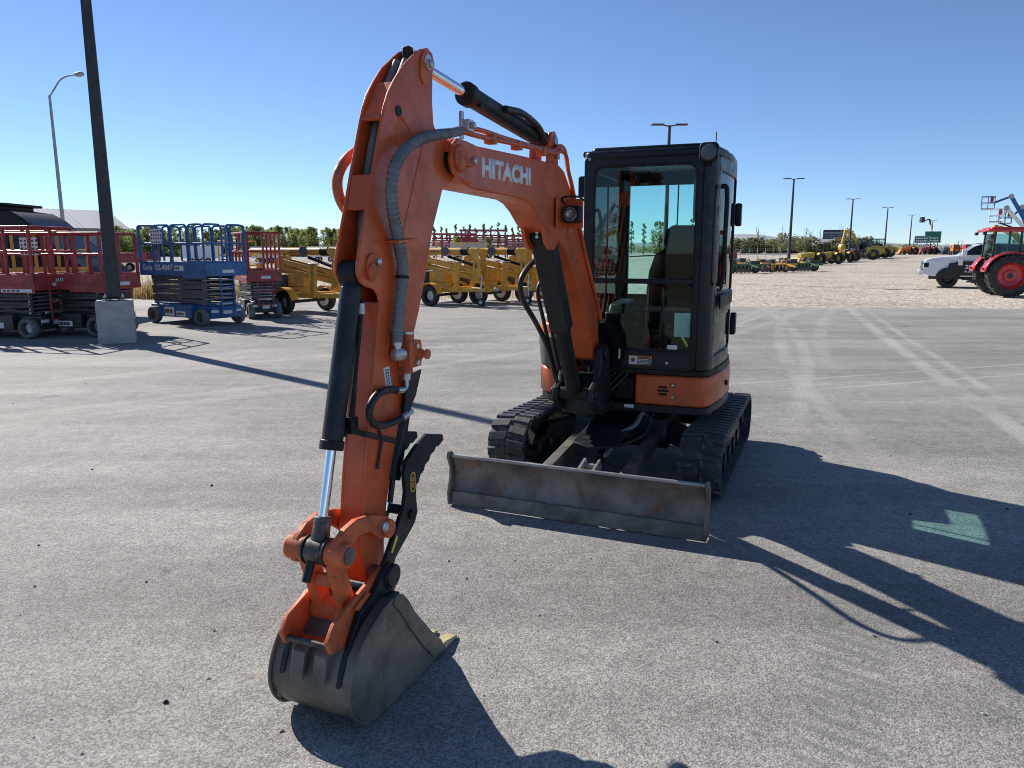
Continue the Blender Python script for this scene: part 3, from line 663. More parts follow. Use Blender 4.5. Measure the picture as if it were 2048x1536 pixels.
for sgn in (-1, 1):   # nose cheeks and pin bosses around the arm
    part(MB().prism([(2.285, 2.075), (2.262, 2.135), (2.215, 2.168), (2.05, 2.160), (2.02, 2.02), (2.10, 1.988), (2.20, 2.0), (2.265, 2.03)], sgn*.0885-.009, sgn*.0885+.009), 'nose_plate', 'orange', boom, .005)
    part(MB().lathe([(.058, 0), (.058, .012), (.050, .018), (.046, .014), (.036, .014), (.030, .018), (.02, .018)], (2.205, sgn*.097, 2.085), (0, sgn, 0), 28), 'pin_boss', 'orange_worn', boom, 0)
part(MB().bar((2.17, .106, 2.085), (2.09, .106, 2.083), .014, .05, (0, 0, 1)), 'pin_lock_plate', 'orange_worn', boom, .003)
part(MB().lathe([(.016, 0), (.016, .022), (.010, .026)], (2.112, .108, 2.083), (0, 1, 0), 6), 'bolt', 'zinc', boom, 0)
part(MB().cyl((2.205, -.075, 2.085), (2.205, .075, 2.085), .06, 28), 'pivot_bush', 'black', boom, 0)
for t in (-.052, .052):  # ears for the arm cylinder
    part(MB().prism([(1.03, 2.18), (1.02, 2.30), (.985, 2.365), (.93, 2.375), (.89, 2.34), (.87, 2.18)], t-.011, t+.011), 'cylinder_ear', 'orange', boom, .004)
part(MB().cyl((.945, -.075, 2.318), (.945, .078, 2.318), .026, 18), 'cylinder_pin', 'zinc', boom, .002)
part(MB().box(.90, .93, .066, .082, 2.22, 2.30).cyl((.915, .08, 2.28), (.915, .1, 2.28), .014, 8), 'grease_bracket', 'zinc', boom, .002)
for t in (-.062, .062):  # lug for the boom cylinder under the bend
    part(MB().prism([(.86, 1.78), (1.14, 1.84), (1.08, 1.74), (1.02, 1.70), (.95, 1.70)], t-.012, t+.012), 'cylinder_lug', 'orange', boom, .004)
part(MB().lathe([(.05, 0), (.05, .010), (.03, .014)], (.70, .08, 1.82), (0, 1, 0), 20), 'side_boss', 'orange_worn', boom, 0)
# steel pipes along the right face and back of the boom
for k, (dz, t) in enumerate(((0, .094), (.03, .085))):
    pts = [(2.19-.02*k, t, 2.200+dz*.4), (1.99, t, 2.203+dz), (1.71, t, 2.216+dz*.6), (1.39, t, 2.228+dz*.4), (1.05, t, 2.238+dz*.4), (.93, t+.006, 2.262+dz), (.84, t+.006, 2.245+dz), (.775, t, 2.16+dz), (.70, t, 2.075+dz*.6), (.57, t, 1.885+dz*.6), (.44, t, 1.70+dz*.6), (.28, t, 1.51+dz*.5), (.13, t, 1.34+dz*.5), (.045, t, 1.22)]
    part(MB().tube(pts, .0115, 10, 5), 'boom_pipe', 'orange', boom, 0)
for t in (-.055, -.02, .015, .05):
    off = [(s-.022, z+.018) for s, z in btop[9:15]]
    part(MB().tube([(a, t, b) for a, b in off]+[(-.02, t, 1.14)], .010, 8, 4), 'back_pipe', 'orange', boom, 0)
clampm = MB().box(.42, .47, -.08, .085, 1.735, 1.765).box(.17, .22, -.08, .085, 1.44, 1.47)
part(clampm, 'pipe_clamp', 'zinc', boom, .003)
for s_, z_ in ((1.86, 2.205), (1.55, 2.215), (1.2, 2.225)):
    part(MB().box(s_-.025, s_+.025, .06, .108, z_-.018, z_+.022), 'pipe_clamp', 'orange_worn', boom, .003)
part(MB().box(2.150, 2.178, .082, .094, 2.17, 2.285).box(2.10, 2.15, .09, .115, 2.205, 2.255).cyl((2.125, .115, 2.23), (2.125, .135, 2.23), .014, 8), 'hose_bracket', 'zinc', boom, .002)
# hose bundle behind the foot
for k in range(5):
    t = -.06+.035*k
    part(MB().tube([(.0, t, 1.16), (-.10, t+.01, 1.02), (-.16, t+.02, .88), (-.10, t+.03, .72), (.02, t+.05, .64)], .017, 10), 'hose', 'hose', boom, 0)
part(MB().tube([(.02, .10, 1.20), (-.05, .13, 1.10), (-.08, .16, .98), (-.06, .17, .86)], lambda u: .016+.062*math.sin(math.pi*(.06+.86*u)), 14), 'hose_sleeve', 'seat', boom, 0)
part(MB().box(-.04, -.02, .215, .222, .93, 1.0), 'sleeve_tag', 'decal', boom, 0)
# black hose loop hanging left of the boom cylinder
part(MB().tube([(.66, -.10, 1.66), (.80, -.13, 1.62), (.93, -.15, 1.52), (.90, -.15, 1.40), (.74, -.13, 1.25), (.58, -.12, 1.10), (.46, -.12, .95), (.38, -.11, .80)], .017, 10), 'hose_loop', 'hose', boom, 0)
part(MB().tube([(.58, -.11, 1.55), (.70, -.13, 1.45), (.62, -.12, 1.25), (.50, -.12, 1.05), (.40, -.12, .88)], .013, 10), 'hose_loop', 'hose', boom, 0)
# boom work lamp
bk = part(MB().box(.80, .99, .09, .10, 1.83, 2.0).box(.80, .82, .09, .20, 1.83, 2.0), 'lamp_bracket', 'orange', boom, .004)
bl2 = part(MB().prism(rrect(.115, .215, 1.855, 1.955, .022, 4), .86, .93, 'x'), 'boom_lamp', 'black', boom, .005)
# (sub-parts of the lamp sit beside it: no fourth level)
part(MB().lathe([(.040, .008), (.034, .0), (.02, -.006), (.006, -.007)], (.938, .165, 1.905), (1, 0, 0), 24, cap0=False), 'lamp_reflector', 'lamp', boom, 0)
part(MB().cyl((.947, .165, 1.905), (.949, .165, 1.905), .042, 24), 'lamp_lens', 'lampglass', boom, 0)
part(MB().tube([(.90, .12, 1.96), (.93, .11, 2.0), (.93, .2, 2.005), (.84, .215, 1.99)], .006, 6), 'lamp_guard', 'black', boom, 0)

# --- boom cylinder
bc = part(MB().cyl((.62, 0, 1.235), (.325, 0, .735), .052, 24), 'boom_cylinder', 'black', None, .004, FB)
part(MB().cyl((.32, -.10, .72), (.32, .10, .72), .045, 20), 'base_eye', 'black', bc, .004)
d_ = Vector((.98-.32, 0, 1.80-.72)).normalized()
part(MB().bar((.60, 0, 1.195), (.955, 0, 1.775), .135, .10, (1, 0, -.6)), 'rod_guard', 'dark', bc, .012)
part(MB().cyl((.955, 0, 1.765), (.995, 0, 1.83), .035, 16), 'rod', 'chrome', bc, 0)
part(MB().prism(rrect(.945, 1.045, 1.735, 1.83, .04, 4), -.048, .048), 'rod_eye', 'black', bc, .01)
for z_ in (1.775, 1.80): part(MB().lathe([(.010, 0), (.010, .006)], (1.046, 0, z_), (1, 0, 0), 10), 'bolt', 'zinc', bc, 0)
part(MB().tube([(.60, -.07, 1.20), (.52, -.075, 1.06), (.42, -.075, .90)], .012, 8), 'cylinder_pipe', 'black', bc, 0)

# --- arm cylinder on top of the boom
ac = part(MB().cyl((1.03, 0, 2.325), (1.925, 0, 2.400), .046, 28), 'arm_cylinder', 'black', None, .003, FB)
part(MB().cyl((1.905, 0, 2.3985), (1.955, 0, 2.4025), .054, 28), 'gland', 'black', ac, .004)
part(MB().cyl((1.95, 0, 2.402), (2.36, 0, 2.436), .0235, 22), 'rod', 'chrome', ac, 0)
part(MB().cyl((2.395, -.035, 2.438), (2.395, .035, 2.438), .045, 20), 'rod_eye', 'black', ac, .004)
part(MB().prism([(.90, 2.29), (1.05, 2.285), (1.06, 2.365), (.92, 2.36)], -.035, .035), 'base_eye', 'black', ac, .008)
part(MB().tube([(1.10, .035, 2.285), (1.3, .038, 2.298), (1.7, .038, 2.332), (1.88, .036, 2.36)], .011, 8), 'cylinder_pipe', 'black', ac, 0)
part(MB().tube([(1.06, .05, 2.30), (1.2, .062, 2.36), (1.42, .06, 2.395), (1.62, .052, 2.385)], .018, 10), 'cylinder_hose', 'hose', ac, 0)

# --- arm (stick)
arear = [(2.330, 2.452), (2.345, 2.40), (2.352, 2.30), (2.345, 2.21), (2.315, 2.17), (2.23, 2.165), (2.16, 2.13), (2.14, 2.07), (2.18, 2.00), (2.275, 1.955), (2.366, 1.788), (2.427, 1.619), (2.495, 1.454)]
afront = [(2.775, 1.505), (2.785, 1.535), (2.812, 1.558), (2.865, 1.570), (2.895, 1.585), (2.914, 1.615), (2.912, 1.65), (2.888, 1.725), (2.843, 1.845), (2.801, 1.962), (2.755, 2.089), (2.728, 2.162), (2.706, 2.216), (2.676, 2.27), (2.630, 2.325), (2.569, 2.386), (2.493, 2.440), (2.44, 2.474), (2.383, 2.492), (2.345, 2.480)]
lower = [(2.495, 1.454), (2.556, 1.335), (2.610, 1.182), (2.655, 1.040), (2.70, .920), (2.770, .74), (2.800, .62), (2.805, .52), (2.825, .455), (2.87, .43), (2.925, .45), (2.945, .52), (2.955, .62), (2.936, .727), (2.914, .872), (2.868, 1.101), (2.833, 1.252), (2.795, 1.443), (2.775, 1.505)]
arm = part(MB().prism(lower, -.0405, .0405), 'arm', 'orange', None, .003, FB)
for sgn in (-1, 1):
    part(MB().prism(arear+[(a, b-.0005) for a, b in lower[1:-1]]+afront, sgn*.0465-.006, sgn*.0465+.006), 'side_plate', 'orange', arm, .003)
part(MB().bar((2.615, 0, 2.318), (2.716, 0, 2.170), .082, .012, (1, 0, .7)), 'front_plate', 'orange', arm, .002)
part(MB().bar((2.787, 0, 1.968), (2.832, 0, 1.842), .082, .012, (1, 0, .4)), 'front_plate', 'orange', arm, .002)
rw = [(2.36, 2.40), (2.37, 2.25), (2.30, 2.10), (2.37, 1.86), (2.45, 1.64), (2.52, 1.46)]
rwm = MB()
for a, b in zip(rw, rw[1:]): rwm.bar((a[0]+.012, 0, a[1]), (b[0]+.012, 0, b[1]), .082, .012, (1, 0, .3))
rwm.bar((2.52, 0, 1.47), (2.775, 0, 1.50), .082, .012, (0, 0, 1))
part(rwm, 'rear_web', 'orange_worn', arm, 0)
for t in (-.018, .022): part(MB().tube([(2.50, t, 2.42), (2.60, t, 2.28), (2.66, t, 2.16), (2.72, t, 2.00), (2.76, t, 1.86), (2.79, t, 1.70)], .016, 10), 'inner_hose', 'greyhose', arm, 0)
part(MB().cyl((2.395, -.064, 2.438), (2.395, .064, 2.438), .028, 20), 'arm_cylinder_pin', 'zinc', arm, .002)
pl_ = MB(); pl_.prism([(2.42, 2.475), (2.452, 2.43), (2.448, 2.37), (2.425, 2.345), (2.395, 2.36), (2.37, 2.42)], .0525, .0605); part(pl_, 'pin_lock_plate', 'orange_worn', arm, .002)
part(MB().lathe([(.022, 0), (.022, .008), (.016, .010), (.016, .022), (.010, .026)], (2.398, .0605, 2.425), (0, 1, 0), 12), 'bolt', 'zinc', arm, 0)
part(MB().box(2.432, 2.466, -.018, .018, 2.43, 2.486), 'hose_stub', 'black', arm, .006)
lp = part(MB().prism(rrect(2.775, 2.862, 1.585, 1.69, .04, 5), .0525, .0615), 'pin_lock_plate', 'orange_worn', arm, .002)
part(MB().lathe([(.030, 0), (.030, .008), (.02, .012)], (2.835, .0615, 1.622), (0, 1, 0), 20), 'pin_end', 'orange_worn', arm, 0)
part(MB().lathe([(.015, 0), (.015, .014), (.009, .018)], (2.803, .0615, 1.658), (0, 1, 0), 6), 'bolt', 'zinc', arm, 0)
part(MB().lathe([(.020, 0), (.020, .004)], (2.615, .0525, 2.215), (0, 1, 0), 14), 'hose_port', 'black', arm, 0)
part(MB().tube([(2.612, .0535, 2.205), (2.56, .0545, 2.175), (2.485, .0545, 2.128)], .0035, 6, 0), 'weld_bead', 'orange_worn', arm, 0)
part(MB().tube([(2.615, .0528, 2.20), (2.62, .0528, 2.05), (2.63, .0528, 1.96)], .003, 6, 0), 'weld_bead', 'orange_worn', arm, 0)
part(MB().prism([(2.335, 2.13), (2.44, 2.12), (2.60, 1.78), (2.70, 1.50), (2.745, 1.30), (2.715, 1.28), (2.60, 1.50), (2.45, 1.86), (2.32, 2.06)], .0515, .0548), 'doubler_plate', 'orange', arm, .001)
# auxiliary hydraulics on the side
ah = [(2.190, .094, 2.200), (2.314, .10, 2.172), (2.452, .112, 2.146), (2.568, .115, 2.116), (2.676, .112, 2.062), (2.738, .108, 1.995), (2.758, .103, 1.915), (2.746, .098, 1.844), (2.711, .09, 1.773), (2.681, .086, 1.700), (2.665, .084, 1.625), (2.685, .084, 1.512), (2.709, .084, 1.418), (2.716, .084, 1.352)]
part(MB().tube(ah, .0205, 12, 6), 'spiral_sleeved_hose', 'greyhose', arm, 0)
sl = MB()
P_ = catmull(ah, 8)
for i in range(8, len(P_)-4, 2):
    d0 = (P_[min(i+1, len(P_)-1)]-P_[i-1]).normalized()
    sl.cyl(P_[i]-d0*.006, P_[i]+d0*.006, .0232, 10, cap=False)
part(sl, 'sleeve_coils', 'greyhose', arm, 0)['kind'] = 'stuff'
part(MB().tube([(2.60, -.06, 2.12), (2.692, -.092, 2.066), (2.765, -.098, 2.015), (2.805, -.098, 1.954), (2.80, -.095, 1.891), (2.771, -.08, 1.838), (2.72, -.06, 1.80)], .020, 12), 'sleeved_hose', 'orange_worn', arm, 0)
part(MB().prism([(2.60, 1.735), (2.735, 1.725), (2.735, 1.735), (2.60, 1.745)], .052, .118), 'hose_guide', 'orange', arm, .002)
part(MB().cyl((2.668, .084, 1.592), (2.667, .084, 1.604), .0255, 12), 'hose_clip', 'black', arm, .002)
part(MB().cyl((2.716, .084, 1.362), (2.717, .084, 1.338), .019, 8).cyl((2.717, .084, 1.34), (2.718, .084, 1.318), .015, 12).lathe([(.012, -.03), (.026, -.025), (.028, .0), (.024, .022), (.012, .028)], (2.712, .084, 1.305), (1, 0, .1), 12), 'hose_fitting', 'zinc', arm, 0)
vb = MB(); vb.box(2.585, 2.672, .053, .113, 1.245, 1.350); vb.cyl((2.645, .083, 1.34), (2.643, .083, 1.382), .028, 16); vb.cyl((2.650, .083, 1.255), (2.651, .083, 1.222), .024, 14); vb.box(2.567, 2.590, .055, .105, 1.26, 1.335)
part(vb, 'hydraulic_valve', 'orange_worn', arm, .004)
part(MB().cyl((2.643, .083, 1.375), (2.642, .083, 1.386), .029, 16), 'valve_cap', 'zinc', arm, .002)
part(MB().lathe([(.021, 0), (.021, .010), (.013, .012), (.013, .028), (.020, .030), (.020, .040)], (2.600, .113, 1.295), (0, 1, 0), 14), 'valve_knob', 'orange_worn', arm, 0)
for z_ in (1.328, 1.262): part(MB().lathe([(.011, 0), (.011, .010)], (2.625, .113, z_), (0, 1, 0), 8), 'bolt', 'zinc', arm, 0)
part(MB().cyl((2.651, .083, 1.226), (2.653, .083, 1.196), .0165, 8).tube([(2.653, .083, 1.20), (2.656, .083, 1.172), (2.672, .083, 1.160), (2.70, .084, 1.162)], .0085, 8).cyl((2.69, .084, 1.161), (2.745, .086, 1.168), .013, 10), 'hose_fitting', 'zinc', arm, 0)
part(MB().tube([(2.735, .086, 1.168), (2.80, .09, 1.182), (2.86, .088, 1.178), (2.905, .086, 1.152), (2.922, .086, 1.109), (2.892, .086, 1.070), (2.830, .088, 1.051), (2.76, .09, 1.050), (2.70, .086, 1.052)], .0145, 10), 'short_hose', 'hose', arm, 0)
part(MB().cyl((2.705, .086, 1.052), (2.66, .084, 1.056), .0155, 10).cyl((2.665, .084, 1.055), (2.615, .08, 1.062), .0105, 8), 'hose_fitting', 'zinc', arm, 0)
part(MB().box(-.020, .020, 0, .0015, -.045, .045), 'white_label', 'decal', arm, 0).matrix_basis = Matrix.Translation((2.743, .0518, 1.215)) @ Matrix.Rotation(rad(9), 4, 'Y')
lt = MB(); rq = random.Random(6)
for k in range(2):
    y_ = -.040
    while y_ < .032: q_ = rq.uniform(.004, .010); lt.box(-.012+.014*k, -.004+.014*k, .0015, .002, y_, y_+q_); y_ += q_+.004
part(lt, 'label_print', 'decal_ink', arm, 0).matrix_basis = Matrix.Translation((2.743, .0518, 1.215)) @ Matrix.Rotation(rad(9), 4, 'Y')
stp = MB(); stp.bar((2.908, -.0545, 1.045), (2.905, .0545, 1.03), .022, .004, (1, 0, .2)); stp.bar((2.905, .0545, 1.030), (2.70, .0545, .955), .022, .004, (0, 1, 0)); stp.bar((2.83, .058, 1.05), (2.80, .058, .985), .012, .004, (0, 1, 0)); stp.bar((2.80, .058, .99), (2.842, .060, .88), .014, .004, (0, 1, 0))
part(stp, 'tie_strap', 'hose', arm, .001)
# black pipe along the rear-right corner down to the thumb
part(MB().tube([(2.60, .058, 1.06), (2.665, .062, .98), (2.72, .062, .86), (2.76, .06, .72)], .009, 8), 'thumb_hose', 'hose', arm, 0)
part(MB().tube([(2.80, -.012, 1.505), (2.862, .0, 1.42), (2.90, .012, 1.25), (2.945, .018, 1.05)], .013, 8), 'cylinder_hose', 'hose', arm, 0)

# --- bucket cylinder in front of the arm
T0 = Vector((2.868, 0, 1.615)); T1 = Vector((3.135, 0, .655)); dd = (T1-T0).normalized()
bcy = part(MB().cyl(T0+dd*.055, T0+dd*.62, .0385, 30), 'bucket_cylinder', 'dark', None, .002, FB)
part(MB().cyl(T0+dd*.605, T0+dd*.64, .0435, 30), 'gland', 'black', bcy, .003)
part(MB().cyl(T0+dd*.635, T1-dd*.10, .0185, 24), 'rod', 'chrome', bcy, 0)
part(MB().cyl(T1-dd*.12, T1, .030, 20, .034), 'rod_end', 'greasy', bcy, .003)
part(MB().cyl(T1+Vector((0, -.036, 0)), T1+Vector((0, .036, 0)), .048, 24), 'rod_eye', 'greasy', bcy, .006)
part(MB().cyl(T1+dd*.03+Vector((.02, -.012, 0)), T1+dd*.10+Vector((.035, -.012, 0)), .016, 12), 'grease_port', 'dark', bcy, .003)
part(MB().cyl(T0+Vector((0, -.036, 0)), T0+Vector((0, .036, 0)), .05, 24).cyl(T0, T0+dd*.07, .034, 20, .0385), 'base_eye', 'black', bcy, .004)
part(MB().tube([T0+dd*.10+Vector((-.035, .03, 0)), T0+dd*.3+Vector((-.045, .03, 0)), T0+dd*.52+Vector((-.05, .03, 0)), T0+dd*.60+Vector((-.04, .02, 0))], .009, 8), 'cylinder_pipe', 'black', bcy, 0)
part(MB().cyl(T0+dd*.11+Vector((-.03, .03, 0)), T0+dd*.15+Vector((-.04, .03, 0)), .014, 8), 'hose_fitting', 'zinc', bcy, 0)
cbx = MB().box(-.022, .022, -.03, .03, -.03, .03); cbo = part(cbx, 'pipe_bracket', 'black', bcy, .004); cbo.matrix_basis = Matrix.Translation(T0+dd*.56+Vector((-.058, .02, 0)))

# --- linkage
PV = Vector((2.850, 0, .650))   # idler pivot on the arm
for sgn in (-1, 1):
    a = [(2.815, .645), (2.825, .685), (2.86, .705), (2.94, .735), (3.03, .748), (3.10, .735), (3.158, .70), (3.182, .655), (3.172, .615), (3.14, .603), (3.10, .62), (3.07, .665), (3.03, .685), (2.95, .672), (2.89, .625), (2.85, .612)]
    part(MB().prism(a, sgn*.083-.014, sgn*.083+.014), 'idler_link', 'orange_worn', None, .006, FB)
lkp = part(MB().cyl((2.850, -.115, .652), (2.850, .118, .652), .036, 22), 'idler_pin', 'orange_worn', None, .005, FB)
part(MB().lathe([(.022, 0), (.022, .02), (.014, .026)], (2.885, .098, .672), (0, 1, 0), 6), 'bolt', 'zinc', lkp, 0)
cross = part(MB().cyl((3.135, -.125, .655), (3.135, -.045, .655), .046, 24).cyl((3.135, .045, .655), (3.135, .128, .655), .046, 24), 'link_pin_tube', 'orange_worn', None, .008, FB)
part(MB().cyl((3.135, -.046, .655), (3.135, -.040, .655), .052, 24).cyl((3.135, .040, .655), (3.135, .050, .655), .052, 24), 'thrust_washer', 'greasy', cross, .002)
part(MB().cyl((3.135, .125, .655), (3.135, .134, .655), .030, 20), 'pin_end', 'steel', cross, .002)
bl_ = MB()
for t in (-.055, .055): bl_.bar((3.13, t, .64), (3.055, t, .40), .034, .075, (1, 0, .3))
bl_.bar((3.10, -.055, .53), (3.10, .055, .53), .05, .03, (1, 0, .3)); bl_.cyl((3.055, -.085, .395), (3.055, .085, .395), .045, 22)
part(bl_, 'bucket_link', 'orange_worn', None, .008, FB)
# --- quick coupler
cpl = [(2.845, .475), (2.862, .515), (2.905, .520), (2.96, .50), (3.09, .465), (3.205, .425), (3.245, .375), (3.225, .325), (3.15, .318), (3.05, .315), (2.92, .375), (2.855, .43)]
cq = MB()
for t in (-.098, .098): cq.prism(cpl, t-.010, t+.010)
cq.box(3.06, 3.19, -.09, .09, .315, .328); cq.box(2.90, 3.0, -.09, .09, .38, .395)
coup = part(cq, 'quick_coupler', 'orange_worn', None, .005, FB)
part(MB().cyl((2.885, -.125, .475), (2.885, .125, .475), .034, 22), 'bucket_pin', 'steel', coup, .004)
part(MB().cyl((3.055, -.12, .395), (3.055, .12, .395), .028, 20), 'link_pin', 'steel', coup, .004)
part(MB().cyl((3.215, -.105, .345), (3.215, .105, .345), .012, 12), 'lock_bar', 'greasy', coup, .002)
part(MB().prism([(3.0, .36), (3.10, .44), (3.02, .47), (2.95, .42)], .108, .122), 'wear_pad', 'orange_worn', coup, .004)
part(MB().cyl((2.985, .108, .385), (2.985, .135, .385), .03, 18), 'hook_boss', 'orange_worn', coup, .004)

# --- bucket
side = [(2.560, .020), (2.60, .075), (2.665, .140), (2.735, .215), (2.79, .285), (2.835, .352), (2.875, .405), (2.93, .425), (2.985, .415), (3.06, .385), (3.12, .348), (3.175, .292), (3.21, .222), (3.22, .158), (3.203, .098), (3.163, .050), (3.11, .020), (3.05, .006), (2.90, .004), (2.70, .006), (2.57, .008)]
bkt = None
HW = .166
bk_ = MB(); arc = side[6:]
n = len(arc); v = []
cx, cz = 2.93, .20
for q, tt in ((0, -HW), (0, HW)):
    for s, z in arc: v.append((s, tt, z))
for tt in (-HW, HW):
    for i, (s, z) in enumerate(arc):
        d0 = Vector((cx-s, cz-z)); d0.normalize(); v.append((s+d0.x*.012, tt, z+d0.y*.012 if z > .02 else z+.012))
f = []
for i in range(n-1):
    f += [(i, i+1, n+i+1, n+i), (2*n+i, 3*n+i, 3*n+i+1, 2*n+i+1), (i, 2*n+i, 2*n+i+1, i+1), (n+i, n+i+1, 3*n+i+1, 3*n+i)]
f += [(0, n, 3*n, 2*n), (n-1, 3*n-1, 4*n-1, 2*n-1)]
bkt = part(bk_.add(v, f), 'bucket', 'steel', None, 0, FB, 'worn dark steel digging bucket resting on the asphalt')
for sgn in (-1, 1):
    part(MB().prism(side, sgn*(HW+.007)-.007, sgn*(HW+.007)+.007), 'side_wall', 'steel', bkt, .003)
    part(MB().prism([(2.555, .012), (2.60, .082), (2.67, .150), (2.80, .30), (2.845, .368), (2.885, .414), (2.93, .43), (2.95, .40), (2.90, .34), (2.84, .25), (2.74, .12), (2.66, .03)], sgn*(HW+.017)-.004, sgn*(HW+.017)+.004), 'side_cutter', 'steel', bkt, .002)
    part(MB().tube([(3.0, sgn*(HW+.010), .41), (3.12, sgn*(HW+.010), .350), (3.18, sgn*(HW+.010), .292), (3.216, sgn*(HW+.010), .220), (3.225, sgn*(HW+.010), .158), (3.207, sgn*(HW+.010), .095), (3.166, sgn*(HW+.010), .046), (3.11, sgn*(HW+.010), .016)], .007, 8), 'weld_rim', 'steel', bkt, 0)
part(MB().prism([(2.53, .006), (2.66, .006), (2.66, .022), (2.55, .018)], -HW, HW), 'lip_plate', 'edge', bkt, .002)
for t in (-.15, -.05, .05, .15):
    part(MB().prism([(2.425, .006), (2.56, .004), (2.60, .012), (2.60, .036), (2.54, .038), (2.44, .016)], t-.026, t+.026), 'tooth', 'tooth', bkt, .003)
ear = [(2.835, .43), (2.84, .505), (2.885, .535), (2.935, .51), (2.99, .46), (3.09, .42), (3.125, .375), (3.20, .26), (3.225, .20), (3.15, .25), (3.05, .33), (2.93, .37)]
for t in (-.123, .123):
    part(MB().prism(ear, t-.011, t+.011), 'bucket_ear', 'dark', bkt, .004)
    part(MB().cyl((2.885, t-.018, .475), (2.885, t+.018, .475), .048, 22), 'ear_boss', 'dark', bkt, .004)
part(MB().prism([(3.08, .36), (3.215, .30), (3.235, .20), (3.16, .27)], -.075, -.02).prism([(3.08, .36), (3.215, .30), (3.235, .20), (3.16, .27)], .02, .075), 'back_rib', 'steel', bkt, .004)
part(MB().prism([(2.86, .41), (2.935, .425), (2.99, .41), (2.93, .375)], -HW, HW), 'top_torque_tube', 'dark', bkt, .01)
# --- thumb behind the arm
th_ = [(2.552, .957), (2.510, .945), (2.425, .925), (2.418, .898), (2.465, .880), (2.478, .888), (2.500, .868), (2.530, .862), (2.545, .84), (2.575, .832), (2.590, .808), (2.615, .80), (2.632, .772), (2.648, .768), (2.655, .72), (2.645, .653), (2.668, .615), (2.704, .590), (2.76, .558), (2.819, .520), (2.845, .475), (2.885, .455), (2.92, .48), (2.905, .52), (2.855, .575), (2.80, .64), (2.745, .70), (2.728, .76), (2.735, .83), (2.715, .885), (2.64, .925)]
thm = MB()
tb = None
for sgn in (-1, 1):
    tt_ = .105 if sgn < 0 else -.022
    o = part(MB().prism(th_, tt_-.010, tt_+.010), 'thumb_plate', 'dark', tb, .003, FB) if tb else part(MB().prism(th_, tt_-.010, tt_+.010), 'bucket_thumb', 'dark', None, .003, FB, 'dark steel hydraulic thumb with stepped teeth')
    tb = tb or o
part(MB().cyl((2.68, -.02, .84), (2.68, .10, .84), .026, 16), 'cross_tube', 'galv', tb, .003)
part(MB().cyl((2.72, -.02, .68), (2.72, .10, .68), .02, 16), 'cross_tube', 'dark', tb, .003)
for sgn in (-1, 1): part(MB().cyl((2.883, sgn*.112, .48), (2.883, sgn*.150, .48), .045, 22), 'pivot_boss', 'dark', tb, .006)
part(MB().lathe([(.02, 0), (.02, .01)], (2.70, .1155, .66), (0, 1, 0), 16), 'hole', 'black', tb, 0)
part(MB().prism([(2.80, .60), (2.845, .55), (2.852, .558), (2.812, .612)], .1155, .117), 'yellow_sticker', 'yellow_decal', tb, 0)
lg = MB(); lg.ring(rrect(2.660, 2.700, .745, .83, .02, 5), rrect(2.668, 2.692, .753, .822, .012, 5), .1155, .1168, 'y'); lg.ring(rrect(2.67, 2.69, .765, .785, .01, 5), rrect(2.675, 2.685, .770, .780, .005, 5), .1155, .1168, 'y'); lg.ring(rrect(2.67, 2.69, .79, .81, .01, 5), rrect(2.675, 2.685, .795, .805, .005, 5), .1155, .1168, 'y')
part(lg, 'gold_emblem', 'gold', tb, 0)
tc = part(MB().cyl((2.575, .02, 1.17), (2.72, .03, .80), .046, 20), 'thumb_cylinder', 'black', None, .003, FB)
part(MB().cyl((2.72, .03, .80), (2.765, .03, .685), .022, 16), 'rod', 'chrome', tc, 0)
part(MB().prism([(2.53, 1.22), (2.64, 1.21), (2.68, 1.02), (2.58, 1.12)], -.045, -.03).prism([(2.53, 1.22), (2.64, 1.21), (2.68, 1.02), (2.58, 1.12)], .069, .081), 'thumb_bracket', 'dark', tc, .003)

# ---------------------------------------------------------------- shared builders for the yard
def wheel(parent, x, y, z, r, w, tyre='tyre', rim='galv', hub=.55, face=-1, n=22):
    """tyre with a dished rim as its sub-part, axle along local y"""
    t = MB().lathe([(r*hub, -w/2), (r*.9, -w/2), (r, -w*.32), (r, w*.32), (r*.9, w/2), (r*hub, w/2)], (x, y, z), (0, 1, 0), n, close=True).build('wheel', tyre, parent)
    MB().lathe([(r*hub, -w*.46), (r*hub*.82, -w*.42), (r*hub*.75, -w*.22), (r*hub*.35, -w*.18), (r*hub*.3, -w*.34), (.01, -w*.34)], (x, y, z), (0, -face, 0), n, cap0=False).build('rim', rim, t)
    return t
def rail_frame(parent, x0, x1, y0, y1, z0, z1, mat, r=.022, posts=4, midz=None, round_=False):
    """guard rail: each post, top rail and mid rail its own piece"""
    for y in (y0, y1):
        for k in range(posts): x = x0+(x1-x0)*k/(posts-1); MB().bar((x, y, z0), (x, y, z1-.02), r*2).build('post', mat, parent, .004)
        MB().tube([(x0, y, z1), (x1, y, z1)], r*1.1, 8, 0).build('top_rail', mat, parent)
        MB().tube([(x0, y, midz or (z0+z1)/2), (x1, y, midz or (z0+z1)/2)], r*.9, 8, 0).build('mid_rail', mat, parent)
    for x in (x0, x1):
        MB().tube([(x, y0, z1), (x, y1, z1)], r*1.1, 8, 0).build('top_rail', mat, parent)
        MB().tube([(x, y0, midz or (z0+z1)/2), (x, y1, midz or (z0+z1)/2)], r*.9, 8, 0).build('mid_rail', mat, parent)
        MB().bar((x, (y0+y1)/2, z0), (x, (y0+y1)/2, z1-.02), r*2).build('post', mat, parent, .004)
